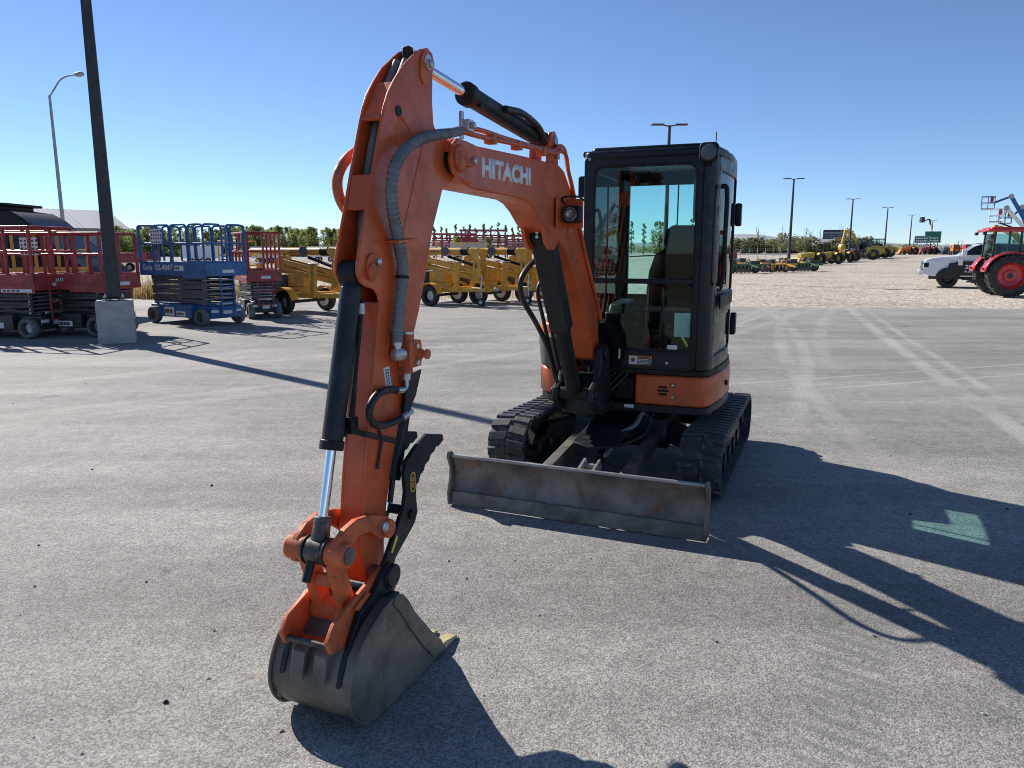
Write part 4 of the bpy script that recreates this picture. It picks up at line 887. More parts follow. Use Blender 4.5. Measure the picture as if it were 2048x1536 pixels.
def decal_marks(parent, x0, x1, z0, z1, y, n=6, mat='decal', ink='decal_ink', seed=1, name='decal'):
    """a printed plate whose lettering is too small to read: plate with dark word blocks"""
    rr = random.Random(seed); p = MB().box(x0, x1, y-.004, y, z0, z1).build(name, mat, parent)
    m = MB(); x = x0+(x1-x0)*.05; i = 0
    while x < x1-(x1-x0)*.1 and i < n:
        w = (x1-x0)*rr.uniform(.08, .2); m.box(x, min(x+w, x1-(x1-x0)*.04), y-.006, y-.0045, z0+(z1-z0)*.25, z0+(z1-z0)*.75); x += w+(x1-x0)*.04; i += 1
    m.build('print', ink, p)
def scissor_lift(label, loc, rz, mat, frame, arms, L=2.25, Wd=1.1, zdeck=.98, ztop=2.13, wr=.2, toe=.26, brand=None, rim='galv', tyre='tyre_grey', hoops=False, seed=1, name='scissor_lift'):
    t = thing(name, label, 'scissor lift', (loc[0], loc[1], 0), rz, 'scissor lifts parked at the edge of the yard')
    h = Wd/2; l = L/2; y0 = -h
    MB().prism([(-l*.95, .16), (l*.92, .16), (l*.95, .30), (l*.95, .44), (-l*.95, .44)], -h*.72, h*.72).build('chassis', frame, t, .015)
    for sy in (-1, 1):
        MB().box(-l*.52, l*.48, sy*h*.72-(.0 if sy > 0 else .13), sy*h*.72+(.13 if sy > 0 else .0), .17, .46).build('side_tray', frame, t, .012)
        for sx in (-1, 1): wheel(t, sx*l*.74, sy*(h-.08), wr, wr, .15, tyre, rim, .62, face=-sy if sy > 0 else 1)
    MB().box(-l*.9, l*.9, -h*.62, h*.62, .445, .48).build('base_plate', frame, t, .004)
    n = 6; za, zb = .49, zdeck-.04; dz = (zb-za)/n
    for sy in (-1, 1):
        for k in range(n):
            z = za+dz*(k+.5); s = .012 if k % 2 else -.012
            MB().bar((-l*.86, sy*(h*.66+.015*(k % 2)), z-s), (l*.80, sy*(h*.66+.015*(k % 2)), z+s), .05, dz*.86).build('scissor_arm', arms, t, .006)
    for k in range(n+1):
        for x in (-l*.8, 0, l*.74): MB().cyl((x, -h*.72, za+dz*k), (x, h*.72, za+dz*k), .022, 10).build('pivot_pin', 'galv', t)
    MB().box(-l, l, -h, h, zdeck-.03, zdeck+.03).build('deck', mat, t, .006)
    for sy in (-1, 1): MB().box(-l, l, sy*h-.012, sy*h+.012, zdeck-.05, zdeck+toe).build('toe_board', mat, t, .004)
    for sx in (-1, 1): MB().box(sx*l-.012, sx*l+.012, -h+.015, h-.015, zdeck-.05, zdeck+toe*.9).build('toe_board', mat, t, .004)
    MB().box(l*.35, l+.03, -h-.03, -h-.014, zdeck-.10, zdeck+.06).build('roll_out_deck', mat, t, .004)
    if hoops:
        xs = [-l, -l*.55, -l*.5, 0, .05*l, l*.52, l*.58, l]
        for sy in (-1, 1):
            for a, b in zip(xs[0::2], xs[1::2]):
                y = sy*h*.98; MB().tube([(a, y, zdeck+toe), (a, y, ztop-.12), (a+.04, y, ztop-.02), (a+.12, y, ztop), (b-.12, y, ztop), (b-.04, y, ztop-.02), (b, y, ztop-.12), (b, y, zdeck+toe)], .024, 8, 3).build('rail_hoop', mat, t)
                MB().tube([(a, y, (zdeck+toe+ztop)/2), (b, y, (zdeck+toe+ztop)/2)], .02, 8, 0).build('mid_rail', mat, t)
        for sx in (-1, 1):
            for a, b in ((-h*.95, -.06), (.06, h*.95)):
                x = sx*l*.98; MB().tube([(x, a, zdeck+toe), (x, a, ztop-.12), (x, a+.04, ztop-.02), (x, a+.1, ztop), (x, b-.1, ztop), (x, b-.04, ztop-.02), (x, b, ztop-.12), (x, b, zdeck+toe)], .024, 8, 3).build('rail_hoop', mat, t)
                MB().tube([(x, a, (zdeck+toe+ztop)/2), (x, b, (zdeck+toe+ztop)/2)], .02, 8, 0).build('mid_rail', mat, t)
    else:
        rail_frame(t, -l*.98, l*.98, -h*.96, h*.96, zdeck+toe*.9, ztop, mat, .025, 5)
    lad = MB().bar((l*1.0, -.18, .30), (l*1.0, -.18, zdeck+.02), .03).bar((l*1.0, .18, .30), (l*1.0, .18, zdeck+.02), .03).build('ladder', mat, t, .004)
    for k in range(4): MB().bar((l*1.0, -.17, .36+.17*k), (l*1.0, .17, .36+.17*k), .03).build('rung', mat, lad, .004)
    bx = MB().box(-l*.55, -l*.30, -h*.93, -h*.80, ztop-.42, ztop-.10).build('control_box', frame, t, .012)
    MB().box(-l*.56, -l*.20, -h*1.01-.012, -h*1.01-.006, ztop-.42, ztop-.08).build('placard', 'decal', t)
    m = MB(); rr = random.Random(seed)
    for i in range(5):
        for j in range(4): m.box(-l*.54+.075*l*i, -l*.54+.075*l*i+.045, -h*1.01-.0145, -h*1.01-.0125, ztop-.40+.08*j, ztop-.40+.08*j+rr.uniform(.03, .05))
    m.build('placard_print', 'decal_ink', t)
    decal_marks(t, l*.02, l*.30, .20, .31, -h*.72-.134, 4, seed=seed+5); decal_marks(t, -l*.35, -l*.05, .20, .40, -h*.72-.134, 5, seed=seed+6)
    if brand:
        for body, x, z, w, hh, mt, yy in brand: text('lettering', body, w, hh, mt, (x, yy, z), (1, 0, 0), (0, 0, 1), t, .02)
    # end-face decals
    for a, b, c, d in ((-.38, -.2, .30, .36), (-.1, .12, .26, .34), (.18, .34, .30, .35)): MB().box(l*.951, l*.951+.004, a*Wd, b*Wd, c, d).build('end_decal', 'decal', t)
    MB().box(l+.014, l+.018, -.1*Wd, .18*Wd, zdeck+.02, zdeck+.09).build('end_decal', 'decal', t)
    MB().box(l*.93, l*.97, -h*.5, h*.5, .47, .52).build('end_bar', 'galv', t, .004)
    return t
hA = 1.1/2
sA = scissor_lift('red scissor lift with white wheel rims at the far left, cut by the frame', (-10.13, 14.95), rad(-10), 'red', 'scissor_black', 'scissor_black', rim='white', brand=[('SKYJACK', -.75, .70, .62, .075, 'decal', -hA*.66-.045)], seed=2)
decal_marks(sA, -.95, .18, 1.03, 1.17, -hA-.013, 6, seed=3); decal_marks(sA, .42, 1.1, .90, .96, -hA-.031, 4, seed=4)
sB = scissor_lift('red scissor lift standing behind the concrete lamp post base', (-9.0, 15.3), rad(-10), 'red', 'scissor_black', 'scissor_black', ztop=2.02, brand=[('SJIII', .02, 1.07, .24, .09, 'decal', -hA-.016), ('SKYJACK', -.5, .68, .5, .06, 'decal', -hA*.66-.045)], seed=8)
decal_marks(sB, -.72, -.06, 1.04, 1.17, -hA-.013, 6, seed=9)
sC = scissor_lift('blue scissor lift with rounded rail hoops and grey scissor stack', (-7.50, 17.6), rad(-30), 'blue', 'blue', 'scissor', L=2.3, Wd=1.15, zdeck=1.17, ztop=2.26, toe=.27, hoops=True, brand=[('Genie', -1.02, 1.235, .34, .135, 'white', -.575-.016), ('GS-4047', -.58, 1.235, .64, .135, 'white', -.575-.016)], seed=12)
decal_marks(sC, .12, .45, 1.24, 1.35, -.575-.013, 3, seed=13)
sD = scissor_lift('narrow red scissor lift parked just behind the blue scissor lift', (-6.62, 19.35), rad(-60), 'red', 'scissor_black', 'scissor_black', L=1.95, Wd=.82, ztop=2.12, seed=17)
sE = scissor_lift('yellow scissor lift half hidden between the red lifts and the dark van', (-11.0, 17.1), rad(-6), 'yellow', 'yellow', 'scissor', L=2.2, Wd=1.0, zdeck=1.05, ztop=2.1, seed=21)

# --- towable boom lifts
def towable(label, loc, rz):
    t = thing('towable_boom_lift', label, 'boom lift', (loc[0], loc[1], 0), rz, 'yellow towable boom lifts in a row')
    Y = 'yellow'
    MB().box(-1.55, .55, -.42, -.30, .42, .56).box(-1.55, .55, .30, .42, .42, .56).box(-1.5, .5, -.3, .3, .44, .52).build('chassis', Y, t, .01)
    MB().bar((.5, -.34, .49), (1.25, -.03, .49), .09, .11).bar((.5, .34, .49), (1.25, .03, .49), .09, .11).bar((1.2, 0, .5), (1.55, 0, .5), .09, .1).build('tow_frame', Y, t, .01)
    MB().lathe([(.05, 0), (.07, .05), (.07, .1), (.03, .14)], (1.58, 0, .46), (0, 0, 1), 12).build('tow_coupling', 'galv', t)
    MB().cyl((1.12, -.12, .16), (1.12, -.12, .95), .032, 12).build('jack_leg', 'galv', t)
    wheel(t, 1.12, -.12, .125, .125, .09, 'tyre', 'white', .5)
    for sy in (-1, 1):
        wheel(t, -.32, sy*.78, .315, .315, .2, 'tyre', 'whitepaint', .6, face=1 if sy < 0 else -1)
        P = [(-.32+.40*math.cos(rad(a)), .315+.40*math.sin(rad(a))) for a in range(10, 171, 16)]
        Q = [(-.32+.37*math.cos(rad(a)), .315+.37*math.sin(rad(a))) for a in range(170, 9, -16)]
        MB().prism(P+Q, sy*.78-.13, sy*.78+.13).build('fender', Y, t)
    MB().cyl((-.32, -.7, .315), (-.32, .7, .315), .045, 12).build('axle', 'scissor_black', t)
    for x, sy, a in ((-1.35, -1, -.16), (-1.35, 1, -.16), (.42, -1, .10), (.42, 1, .10)):
        MB().bar((x, sy*.47, .46), (x+a, sy*.50, 1.32), .12, .16).build('outrigger', Y, t, .008)
        MB().box(x+a-.12, x+a+.12, sy*.5-.09, sy*.5+.09, 1.32, 1.35).build('outrigger_pad', 'galv', t, .004)
    MB().cyl((-.45, 0, .52), (-.45, 0, .70), .34, 24).build('turntable', Y, t, .008)
    MB().box(-.75, -.15, -.24, .24, .70, 1.05).build('turret', Y, t, .02)
    MB().prism([(-1.52, .58), (-.86, .58), (-.86, .92), (-.98, 1.02), (-1.40, 1.02), (-1.52, .92)], -.40, .40).build('power_pack', 'grey_plastic', t, .03)
    for dz, d in ((0, 0), (-.22, .06)):
        for sy in (-1, 1): MB().bar((-1.10+d, sy*.15, 1.42+dz), (1.02, sy*.15, 1.02+dz*.85), .05, .13).build('parallel_arm', Y, t, .008)
    MB().prism([(-1.2, 1.08), (-1.0, 1.06), (-.96, 1.46), (-1.08, 1.54), (-1.22, 1.48)], -.2, .2).build('rear_knuckle', Y, t, .01)
    kn = [(.84, .72), (1.02, .70), (1.16, .95), (1.14, 1.2), (1.04, 1.74), (.80, 1.76), (.76, 1.66), (.90, 1.45), (.86, 1.0)]
    for sy in (-1, 1): MB().prism(kn, sy*.20-.012, sy*.20+.012).build('knuckle_plate', Y, t, .006)
    for sy in (-1, 1): MB().prism([(.95, 1.16), (1.03, 1.16), (.995, 1.36)], sy*.214-.001, sy*.214+.001).build('knuckle_mark', 'decal_ink', t)
    MB().cyl((-2.35, 0, 1.655), (.95, 0, 1.665), .105, 20).build('main_boom', Y, t, .004)
    MB().cyl((.35, 0, 1.663), (.62, 0, 1.664), .122, 20).build('boom_collar', 'black', t, .006)
    MB().cyl((-2.75, 0, 1.654), (-2.3, 0, 1.655), .075, 16).build('boom_extension', 'galv', t, .004)
    MB().lathe([(.145, 0), (.15, .02), (.14, .05), (.05, .06)], (-.18, -.14, 1.66), (0, -1, 0), 24).build('round_cover', 'grey_plastic', t)
    MB().cyl((-.2, .05, 1.50), (.82, .05, 1.22), .045, 14).build('lift_cylinder', 'black', t, .003)
    text('lettering', '3522A', .34, .085, 'decal_ink', (-.78, -.107, 1.62), (1, 0, 0), (0, 0, 1), t, .02)
    text('lettering', 'Haulotte', .55, .055, 'decal_ink', (.10, -.178, 1.165), (1, 0, -.19), (.19, 0, 1), t, .01)
    bs = MB().box(-3.25, -2.72, -.45, .45, .95, 1.0).build('basket', 'galv', t, .006)
    for z in (1.25, 1.55, 1.95): MB().tube([(-3.25, -.45, z), (-2.72, -.45, z), (-2.72, .45, z), (-3.25, .45, z), (-3.25, -.45, z)], .02, 8, 0).build('basket_rail', Y, bs)
    for x in (-3.25, -2.72):
        for y in (-.45, 0, .45): MB().cyl((x, y, 1.0), (x, y, 1.95), .02, 8).build('basket_post', Y, bs)
    return t
E1 = towable('yellow towable boom lift visible left of the excavator arm', (-5.45, 20.5), rad(-30))
def recopy(src, label, loc, rz):
    c = copy_tree(src); c.location = (loc[0], loc[1], 0); c.rotation_euler = (0, 0, rz); c['label'] = label; return c
recopy(E1, 'yellow towable boom lift just right of the excavator arm, nearest white-rimmed wheel', (-1.85, 23.4), rad(-30))
recopy(E1, 'yellow towable boom lift next to the excavator boom cylinder', (-.42, 24.2), rad(-28))
recopy(E1, 'yellow towable boom lift mostly hidden behind the excavator boom and cab', (1.05, 25.2), rad(-28))

# --- light poles of the lot
def light_pole(label, x, y, h=8.2, base=.78, heads=True, rz=0.0, shape=.64):
    z0 = hgt(x, y) if y > 27 else 0.0
    t = thing('light_pole', label, 'lamp post', (x, y, z0), rz, 'dark square lot light poles')
    b = MB().prism(rrect(-shape/2, shape/2, -shape/2, shape/2, .02, 2), -.3, base, 'z').build('concrete_base', 'concrete', t, .012)
    if y < 30:
        for k in range(5): MB().box(-shape/2-.0025, shape/2+.0025, -shape/2-.0025, shape/2+.0025, .10+.14*k, .106+.14*k).build('form_line', 'concrete', b)
    MB().box(-.17, .17, -.17, .17, base+.03, base+.055).build('base_plate', 'pole', t, .004)
    for a in (-1, 1):
        for c in (-1, 1): MB().cyl((a*.14, c*.14, base-.02), (a*.14, c*.14, base+.12), .014, 8).cyl((a*.14, c*.14, base+.055), (a*.14, c*.14, base+.085), .026, 6).build('anchor_bolt', 'galv', t)
    w0, w1 = .118, .066
    v = [(sx*w0, sy*w0, base+.055) for sx, sy in ((-1, -1), (1, -1), (1, 1), (-1, 1))]+[(sx*w1, sy*w1, h) for sx, sy in ((-1, -1), (1, -1), (1, 1), (-1, 1))]
    MB().add(v, [(3, 2, 1, 0), (4, 5, 6, 7), (0, 1, 5, 4), (1, 2, 6, 5), (2, 3, 7, 6), (3, 0, 4, 7)]).build('pole', 'pole', t, .012)
    for sx in (-1, 1):
        a = MB().bar((0, 0, h-.06), (sx*.35, 0, h+.02), .06, .06).build('arm', 'pole', t, .006)
        MB().box(min(sx*.3, sx*.95), max(sx*.3, sx*.95), -.17, .17, h+.0, h+.07).build('lamp_head', 'pole', t, .015)
    return t
light_pole('tall dark light pole on a grey concrete block at the left', -7.42, 13.86, rz=rad(25), shape=.61)
light_pole('light pole rising behind the excavator cab roof', 8.35, 41.0)
light_pole('nearest light pole right of the cab, by the row of green implements', 26.2, 71)
light_pole('light pole standing beside the yellow rollers', 46.2, 103)
light_pole('light pole beside the yellow digger boom', 64.4, 130)
light_pole('light pole left of the green road signs', 84.5, 160)
light_pole('farthest light pole, just right of the green road signs', 105.7, 190)
# --- highway lamp with curved arm
hl = thing('highway_lamp', 'slender grey highway lamp with a curved arm at the far left', 'street lamp', (-23.45, 39.5, 0), 0)
MB().cyl((0, 0, -.2), (0, 0, 9.4), .12, 14, .06).build('pole', 'greypole', hl)
MB().tube([(0, 0, 9.35), (.28, 0, 9.72), (.62, 0, 10.14), (1.0, 0, 10.33), (1.42, 0, 10.40)], .04, 8).build('arm', 'greypole', hl)
MB().lathe([(.03, 0), (.10, .1), (.13, .28), (.09, .45), (.02, .5)], (1.36, 0, 10.41), (1, 0, .05), 14).build('lamp_head', 'greypole', hl)

# --- dark high-roof van behind the lifts
vn = thing('high_roof_van', 'dark high-roof van with a roof rack behind the red lifts', 'van', (-12.9, 18.6, 0), 0)
vp = [(-2.95, .42), (-2.95, 2.35), (-2.85, 2.62), (-2.5, 2.70), (.6, 2.68), (1.15, 2.60), (1.45, 2.42), (2.05, 1.86), (2.32, 1.58), (2.72, 1.36), (2.92, 1.16), (2.96, .80), (2.92, .42)]
def van_body():
    m = MB(); n = len(vp); ws = []
    for s, z in vp: ws.append(.98 if z < 1.5 else .98-.13*(z-1.5)/1.2)
    v = [(s, -w, z) for (s, z), w in zip(vp, ws)]+[(s, w, z) for (s, z), w in zip(vp, ws)]
    return m.add(v, [tuple(range(n)), tuple(range(2*n-1, n-1, -1))]+[(k, n+k, n+(k+1) % n, (k+1) % n) for k in range(n)])
body = van_body().build('body', 'vanpaint', vn, .04)
def quad(p, th=.006): 
    v = [Vector(q) for q in p]; nn = (v[1]-v[0]).cross(v[2]-v[0]).normalized()*th
    k = len(v); return MB().add([q for q in v]+[q+nn for q in v], [tuple(range(k-1, -1, -1)), tuple(range(k, 2*k))]+[(i, (i+1) % k, k+(i+1) % k, k+i) for i in range(k)])
yv = lambda z: -(.98-.13*max(0, z-1.5)/1.2)-.008
quad([(.95, yv(1.5), 1.50), (1.98, yv(1.5), 1.50), (1.80, yv(1.8), 1.82), (1.38, yv(2.2), 2.22), (.95, yv(2.2), 2.22)]).build('side_window', 'autoglass', body)
for a, b in ((-2.6, -1.2), (-1.1, .8)): quad([(a, yv(1.55), 1.55), (b, yv(1.55), 1.55), (b, yv(2.2), 2.2), (a, yv(2.2), 2.2)]).build('side_window', 'autoglass', body)
quad([(1.52, -.78, 2.37), (2.30, -.86, 1.62), (2.30, .86, 1.62), (1.52, .78, 2.37)], -.012).build('windscreen', 'autoglass', body)
MB().box(-2.6, .95, -.74, .74, 2.735, 2.80).build('roof_rack', 'black', vn, .02)
for x in (-2.2, -.6, .7): MB().box(x-.03, x+.03, -.7, .7, 2.66, 2.74).build('rack_foot', 'black', vn)
MB().lathe([(.25, 0), (.23, .1), (.14, .17), (.02, .19)], (-.65, 0, 2.80), (0, 0, 1), 18).build('roof_vent', 'black', vn)
MB().box(1.55, 1.72, -1.2, -.98, 1.5, 1.78).build('mirror', 'black', vn, .03)
for sx in (-1.85, 1.95):
    for sy in (-1, 1): wheel(vn, sx, sy*.88, .36, .36, .24, 'tyre', 'scissor_black', .6, face=1 if sy < 0 else -1)
MB().box(2.90, 2.98, -.85, .85, .4, .7).build('bumper', 'black', vn, .02)
for sy in (-1, 1): MB().prism(rrect(sy*.78-.13, sy*.78+.13, .92, 1.12, .04, 3), 2.93, 2.975, 'x').build('headlamp', 'lamp', vn, .004)

# ---------------------------------------------------------------- vehicles and machines on the gravel
# --- white pickup, facing left
pk = thing('pickup_truck', 'white pickup truck with black wrapped lower side and phone lettering', 'pickup', (22.05, 34.0, 0), rad(152))
# local +x is the front; nose at image left
pp = [(-3.0, .62), (-3.0, 1.34), (-2.95, 1.42), (-1.15, 1.44), (-1.10, 1.48), (-1.0, 1.92), (-.85, 1.99), (.35, 2.03), (.80, 1.99), (1.08, 1.88), (1.58, 1.50), (1.70, 1.45), (2.2, 1.41), (2.6, 1.36), (2.85, 1.28), (2.95, 1.16), (2.99, .95), (2.98, .62), (2.6, .52), (1.45, .5), (-1.35, .5), (-2.3, .5)]
def loft(pts, wfun):
    n = len(pts); v = [(s, -wfun(s, z), z) for s, z in pts]+[(s, wfun(s, z), z) for s, z in pts]
    return MB().add(v, [tuple(range(n)), tuple(range(2*n-1, n-1, -1))]+[(k, n+k, n+(k+1) % n, (k+1) % n) for k in range(n)])
pw = lambda s, z: .99 if z < 1.3 else .99-.22*(z-1.3)/.7
pb = loft(pp, pw).build('body', 'whitepaint', pk, .035)
ys = .995      # side facing the camera is +y after the half turn
def side_panel(pts, name, mat, parent, off=.006): 
    return quad([(s, pw(s, z)+off, z) for s, z in pts], .004).build(name, mat, parent)
side_panel([(2.05, .56), (1.95, 1.10), (1.5, 1.20), (-2.95, 1.22), (-2.95, .58)][::-1], 'black_wrap', 'carblack', pb, .010)
side_panel([(1.48, 1.48), (1.02, 1.84), (.76, 1.93), (.3, 1.95), (-.80, 1.94), (-.98, 1.50)][::-1], 'side_window', 'autoglass', pb, .012)
for s in (.45, -.85): side_panel([(s+.035, 1.44), (s+.03, 1.95), (s-.03, 1.95), (s-.035, 1.44)][::-1], 'window_pillar', 'whitepaint', pb, .020)
quad([(1.58, -.84, 1.512), (1.58, .84, 1.512), (1.095, .74, 1.88), (1.095, -.74, 1.88)], .012).build('windscreen', 'autoglass', pb)
for sx in (1.95, -1.75):
    for sy in (-1, 1):
        P = [(sx+.50*math.cos(rad(a)), .42+.50*math.sin(rad(a))) for a in range(0, 181, 15)]
        if sy > 0: MB().prism(P, .985, 1.02).build('wheel_arch', 'carblack', pb, .006)
        wheel(pk, sx, sy*.90, .42, .42, .27, 'tyre', 'carblack', .58, face=-1 if sy > 0 else 1)
MB().box(2.98, 3.16, -.96, .96, .56, .78).build('front_bumper', 'whitepaint', pk, .03)
MB().box(3.02, 3.06, -.6, .6, .82, 1.16).build('grille', 'black', pk, .01)
for sy in (-1, 1): MB().box(2.93, 3.05, sy*.80-.16, sy*.80+.16, .86, 1.16).build('headlamp', 'lamp', pk, .02)
MB().box(2.75, 2.95, .985, 1.0, .92, 1.12).build('side_lamp', 'black', pk, .006)
MB().box(1.30, 1.50, 1.0, 1.24, 1.42, 1.72).build('mirror', 'whitepaint', pk, .03)
MB().box(1.42, 1.60, 1.0, 1.02, 1.02, 1.30).build('fender_vent', 'whitepaint', pb, .004)
text('lettering', '208.53', .80, .19, 'white', (1.32, 1.012, .86), (-1, 0, 0), (.2, 0, 1), pk, .03)
text('lettering', 'Rentals', .62, .09, 'white', (1.32, 1.012, .70), (-1, 0, 0), (.2, 0, 1), pk, .01)
MB().box(.15, .70, .992, .998, 1.25, 1.29).build('door_print', 'galv', pk)
MB().box(-2.9, 2.7, -.7, .7, .38, .55).build('underbody', 'carblack', pk)
for s_ in (1.56, .44, -.98): MB().box(s_-.008, s_+.008, .993, 1.0075, .6, 1.42).build('panel_gap', 'scissor_black', pb)
for s_ in (.58, -.80): MB().box(s_-.02, s_+.16, 1.0, 1.03, 1.22, 1.26).build('door_handle', 'carblack', pb, .006)
MB().box(1.7, 2.9, .99, 1.004, 1.24, 1.252).build('crease_line', 'galv', pb)
MB().box(2.96, 3.02, -.98, .98, .78, .83).build('bumper_gap', 'black', pk)
MB().box(3.05, 3.17, .55, .9, .60, .72).build('fog_lamp', 'black', pk, .01)
MB().box(-2.4, 1.4, .93, 1.0, .36, .44).build('side_step', 'carblack', pk, .02)
# --- red tractor cut by the right edge, facing right
tr = thing('farm_tractor', 'red tractor with cab and big lugged rear wheels at the right edge', 'tractor', (18.45, 28.1, 0), rad(-18))
R_ = .77
def tractor_wheel(parent, x, y, r, w, out):
    t = MB().lathe([(r*.62, -w/2), (r*.86, -w/2), (r*.95, -w*.40), (r*.955, w*.40), (r*.86, w/2), (r*.62, w/2)], (x, y, r), (0, 1, 0), 40, close=True).build('wheel', 'tyre', parent)
    MB().lathe([(r*.63, -w*.44), (r*.60, -w*.48), (r*.56, -w*.40), (r*.50, -w*.12), (r*.30, -w*.05), (r*.26, -w*.16), (r*.16, -w*.18), (.01, -w*.18)], (x, y, r), (0, -out, 0), 32, cap0=False).build('rim', 'tractor_red', t)
    MB().cyl((x, y, r), (x, y+out*w*.22, r), r*.13, 16).build('hub', 'scissor_black', t)
    N = 22; lm = None
    for k in range(N*2):
        sd = 1 if k % 2 else -1; a = 2*math.pi*(k/2)/N
        bar_ = MB().bar((x+math.cos(a)*r*.965, y+sd*.015, r+math.sin(a)*r*.965), (x+math.cos(a+.17)*r*.935, y+sd*w*.53, r+math.sin(a+.17)*r*.935), r*.075, r*.085, (math.cos(a), 0, math.sin(a)))
        bar_.build('tyre_lug', 'tyre', t)
tractor_wheel(tr, 0, -.82, R_, .46, -1); tractor_wheel(tr, 0, .82, R_, .46, 1)
tractor_wheel(tr, 2.25, -.74, .56, .34, -1); tractor_wheel(tr, 2.25, .74, .56, .34, 1)
MB().box(-.5, 1.0, -.34, .34, .55, 1.0).build('transmission', 'scissor_black', tr, .03)
MB().prism([(.95, .72), (2.75, .72), (2.85, .95), (2.75, 1.42), (2.4, 1.5), (.95, 1.62)], -.36, .36).build('hood', 'tractor_red', tr, .06)
for sy in (-1, 1):
    P = [(.90*math.cos(rad(a)), R_+.90*math.sin(rad(a))-.02) for a in range(38, 171, 12)]
    Q = [(.84*math.cos(rad(a)), R_+.84*math.sin(rad(a))-.02) for a in range(170, 37, -12)]
    MB().prism(P+Q, min(sy*.50, sy*1.02), max(sy*.50, sy*1.02)).build('rear_fender', 'tractor_red', tr, .02)
    MB().box(-.93, -.86, sy*.8-.08, sy*.8+.08, .98, 1.06).build('tail_lamp', 'tractor_red', tr, .01)
cabt = MB().box(-.55, 1.05, -.68, .68, 1.0, 1.32).build('cab_body', 'scissor_black', tr, .03)
for x, y in ((-.58, -.66), (-.58, .66), (.30, -.70), (.30, .70), (1.05, -.62), (1.05, .62)): MB().bar((x, y, 1.3), (x*.93, y*.95, 2.36), .06, .07).build('cab_post', 'scissor_black', cabt, .01)
for sy in (-1, 1):
    quad([(-.55, sy*.665, 1.36), (.98, sy*.665, 1.36), (.92, sy*.635, 2.3), (-.50, sy*.635, 2.3)]).build('side_glass', 'clearglass', cabt)
quad([(-.585, -.62, 1.36), (-.585, .62, 1.36), (-.55, .6, 2.3), (-.55, -.6, 2.3)]).build('rear_glass', 'clearglass', cabt)
MB().prism(rrect(-.85, 1.22, -.74, .74, .14, 4), 2.36, 2.46, 'z').prism(rrect(-.70, 1.10, -.62, .62, .14, 4), 2.45, 2.53, 'z').build('roof', 'tractor_red', tr, .03)
for sy in (-1, 1):
    MB().box(-.92, -.82, sy*.55-.08, sy*.55+.08, 2.25, 2.36).build('work_lamp', 'black', tr, .01)
    MB().tube([(-.62, sy*.70, 1.95), (-.75, sy*.85, 1.95), (-.75, sy*.92, 1.95)], .015, 6).build('mirror_arm', 'black', tr)
MB().tube([(.62, -.1, 1.55), (.5, -.12, 1.75), (.46, .0, 1.80), (.5, .16, 1.72)], .02, 8).build('steering_wheel', 'black', cabt)
MB().prism(rrect(-.25, .25, 1.32, 1.85, .08, 4), -.35, -.2, 'x').build('seat', 'seat', cabt, .03)
MB().cyl((-.4, .0, 2.5), (-.4, .0, 2.62), .06, 12).build('beacon', 'decal_orange', tr)
for sy in (-1, 1): MB().bar((-.5, sy*.25, .6), (-1.1, sy*.30, .5), .05, .08).build('hitch_arm', 'scissor_black', tr, .006)
MB().bar((-.5, 0, .95), (-1.0, 0, .85), .05).build('top_link', 'scissor_black', tr, .006)

# --- raised boom lifts beyond the tractor
def raised_lift(label, loc, rz, mat, p_el, p_top, p_jib, scale=1.0):
    """chassis, turret, folded boom (elbow and top given in local x,z), basket"""
    t = thing('boom_lift', label, 'boom lift', (loc[0], loc[1], hgt(*loc)), rz, 'raised boom lifts beyond the tractor')
    MB().box(-1.6, 1.6, -1.0, 1.0, .5, .95).build('chassis', mat, t, .03)
    for sx in (-1.1, 1.1):
        for sy in (-1, 1): wheel(t, sx, sy*1.0, .48, .48, .34, 'tyre', 'white', .55, face=1 if sy < 0 else -1, n=18)
    MB().prism([(-2.2, 1.0), (1.0, 1.0), (1.0, 1.9), (-.6, 2.1), (-2.2, 1.8)], -.85, .85).build('turret', mat, t, .05)
    e = Vector((p_el[0], 0, p_el[1])); tp = Vector((p_top[0], 0, p_top[1])); jb = Vector((p_jib[0], 0, p_jib[1]))
    MB().bar((-.8, 0, 1.8), e, .32, .36).build('lower_boom', mat, t, .01)
    MB().bar(e+Vector((0, 0, .15)), tp, .26, .32).build('upper_boom', mat, t, .01)
    MB().bar(tp, jb, .16, .18).build('jib', mat, t, .01)
    MB().cyl(tp+Vector((0, -.2, 0)), tp+Vector((0, .2, 0)), .22, 14).build('knuckle', 'galv', t)
    MB().cyl(e+(tp-e)*.1+Vector((0, .2, -.3)), e+(tp-e)*.5+Vector((0, .2, -.15)), .07, 10).build('cylinder', 'scissor_black', t)
    b = MB().box(jb.x-1.0, jb.x, -.9, .9, jb.z-.6, jb.z-.52).build('basket', 'galv', t, .01)
    for z in (jb.z-.05, jb.z+.5):
        MB().tube([(jb.x-1.0, -.9, z), (jb.x, -.9, z), (jb.x, .9, z), (jb.x-1.0, .9, z), (jb.x-1.0, -.9, z)], .035, 6, 0).build('basket_rail', mat, b)
    for x in (jb.x-1.0, jb.x-.5, jb.x):
        for y in (-.9, .9): MB().cyl((x, y, jb.z-.55), (x, y, jb.z+.5), .03, 6).build('basket_post', mat, b)
    MB().box(jb.x-.35, jb.x-.1, -.35, .35, jb.z+.05, jb.z+.5).build('control_box', 'red', b, .02)
    return t
raised_lift('blue boom lift with its basket raised high above the red tractor', (46.5, 66.5), rad(-32), 'blue', (-.3, 2.6), (-2.4, 6.4), (-3.6, 5.9))
raised_lift('white boom lift with red basket raised beside the blue one', (45.5, 64.5), rad(-32), 'whitepaint', (-.6, 2.4), (-2.9, 5.3), (-3.1, 4.7))
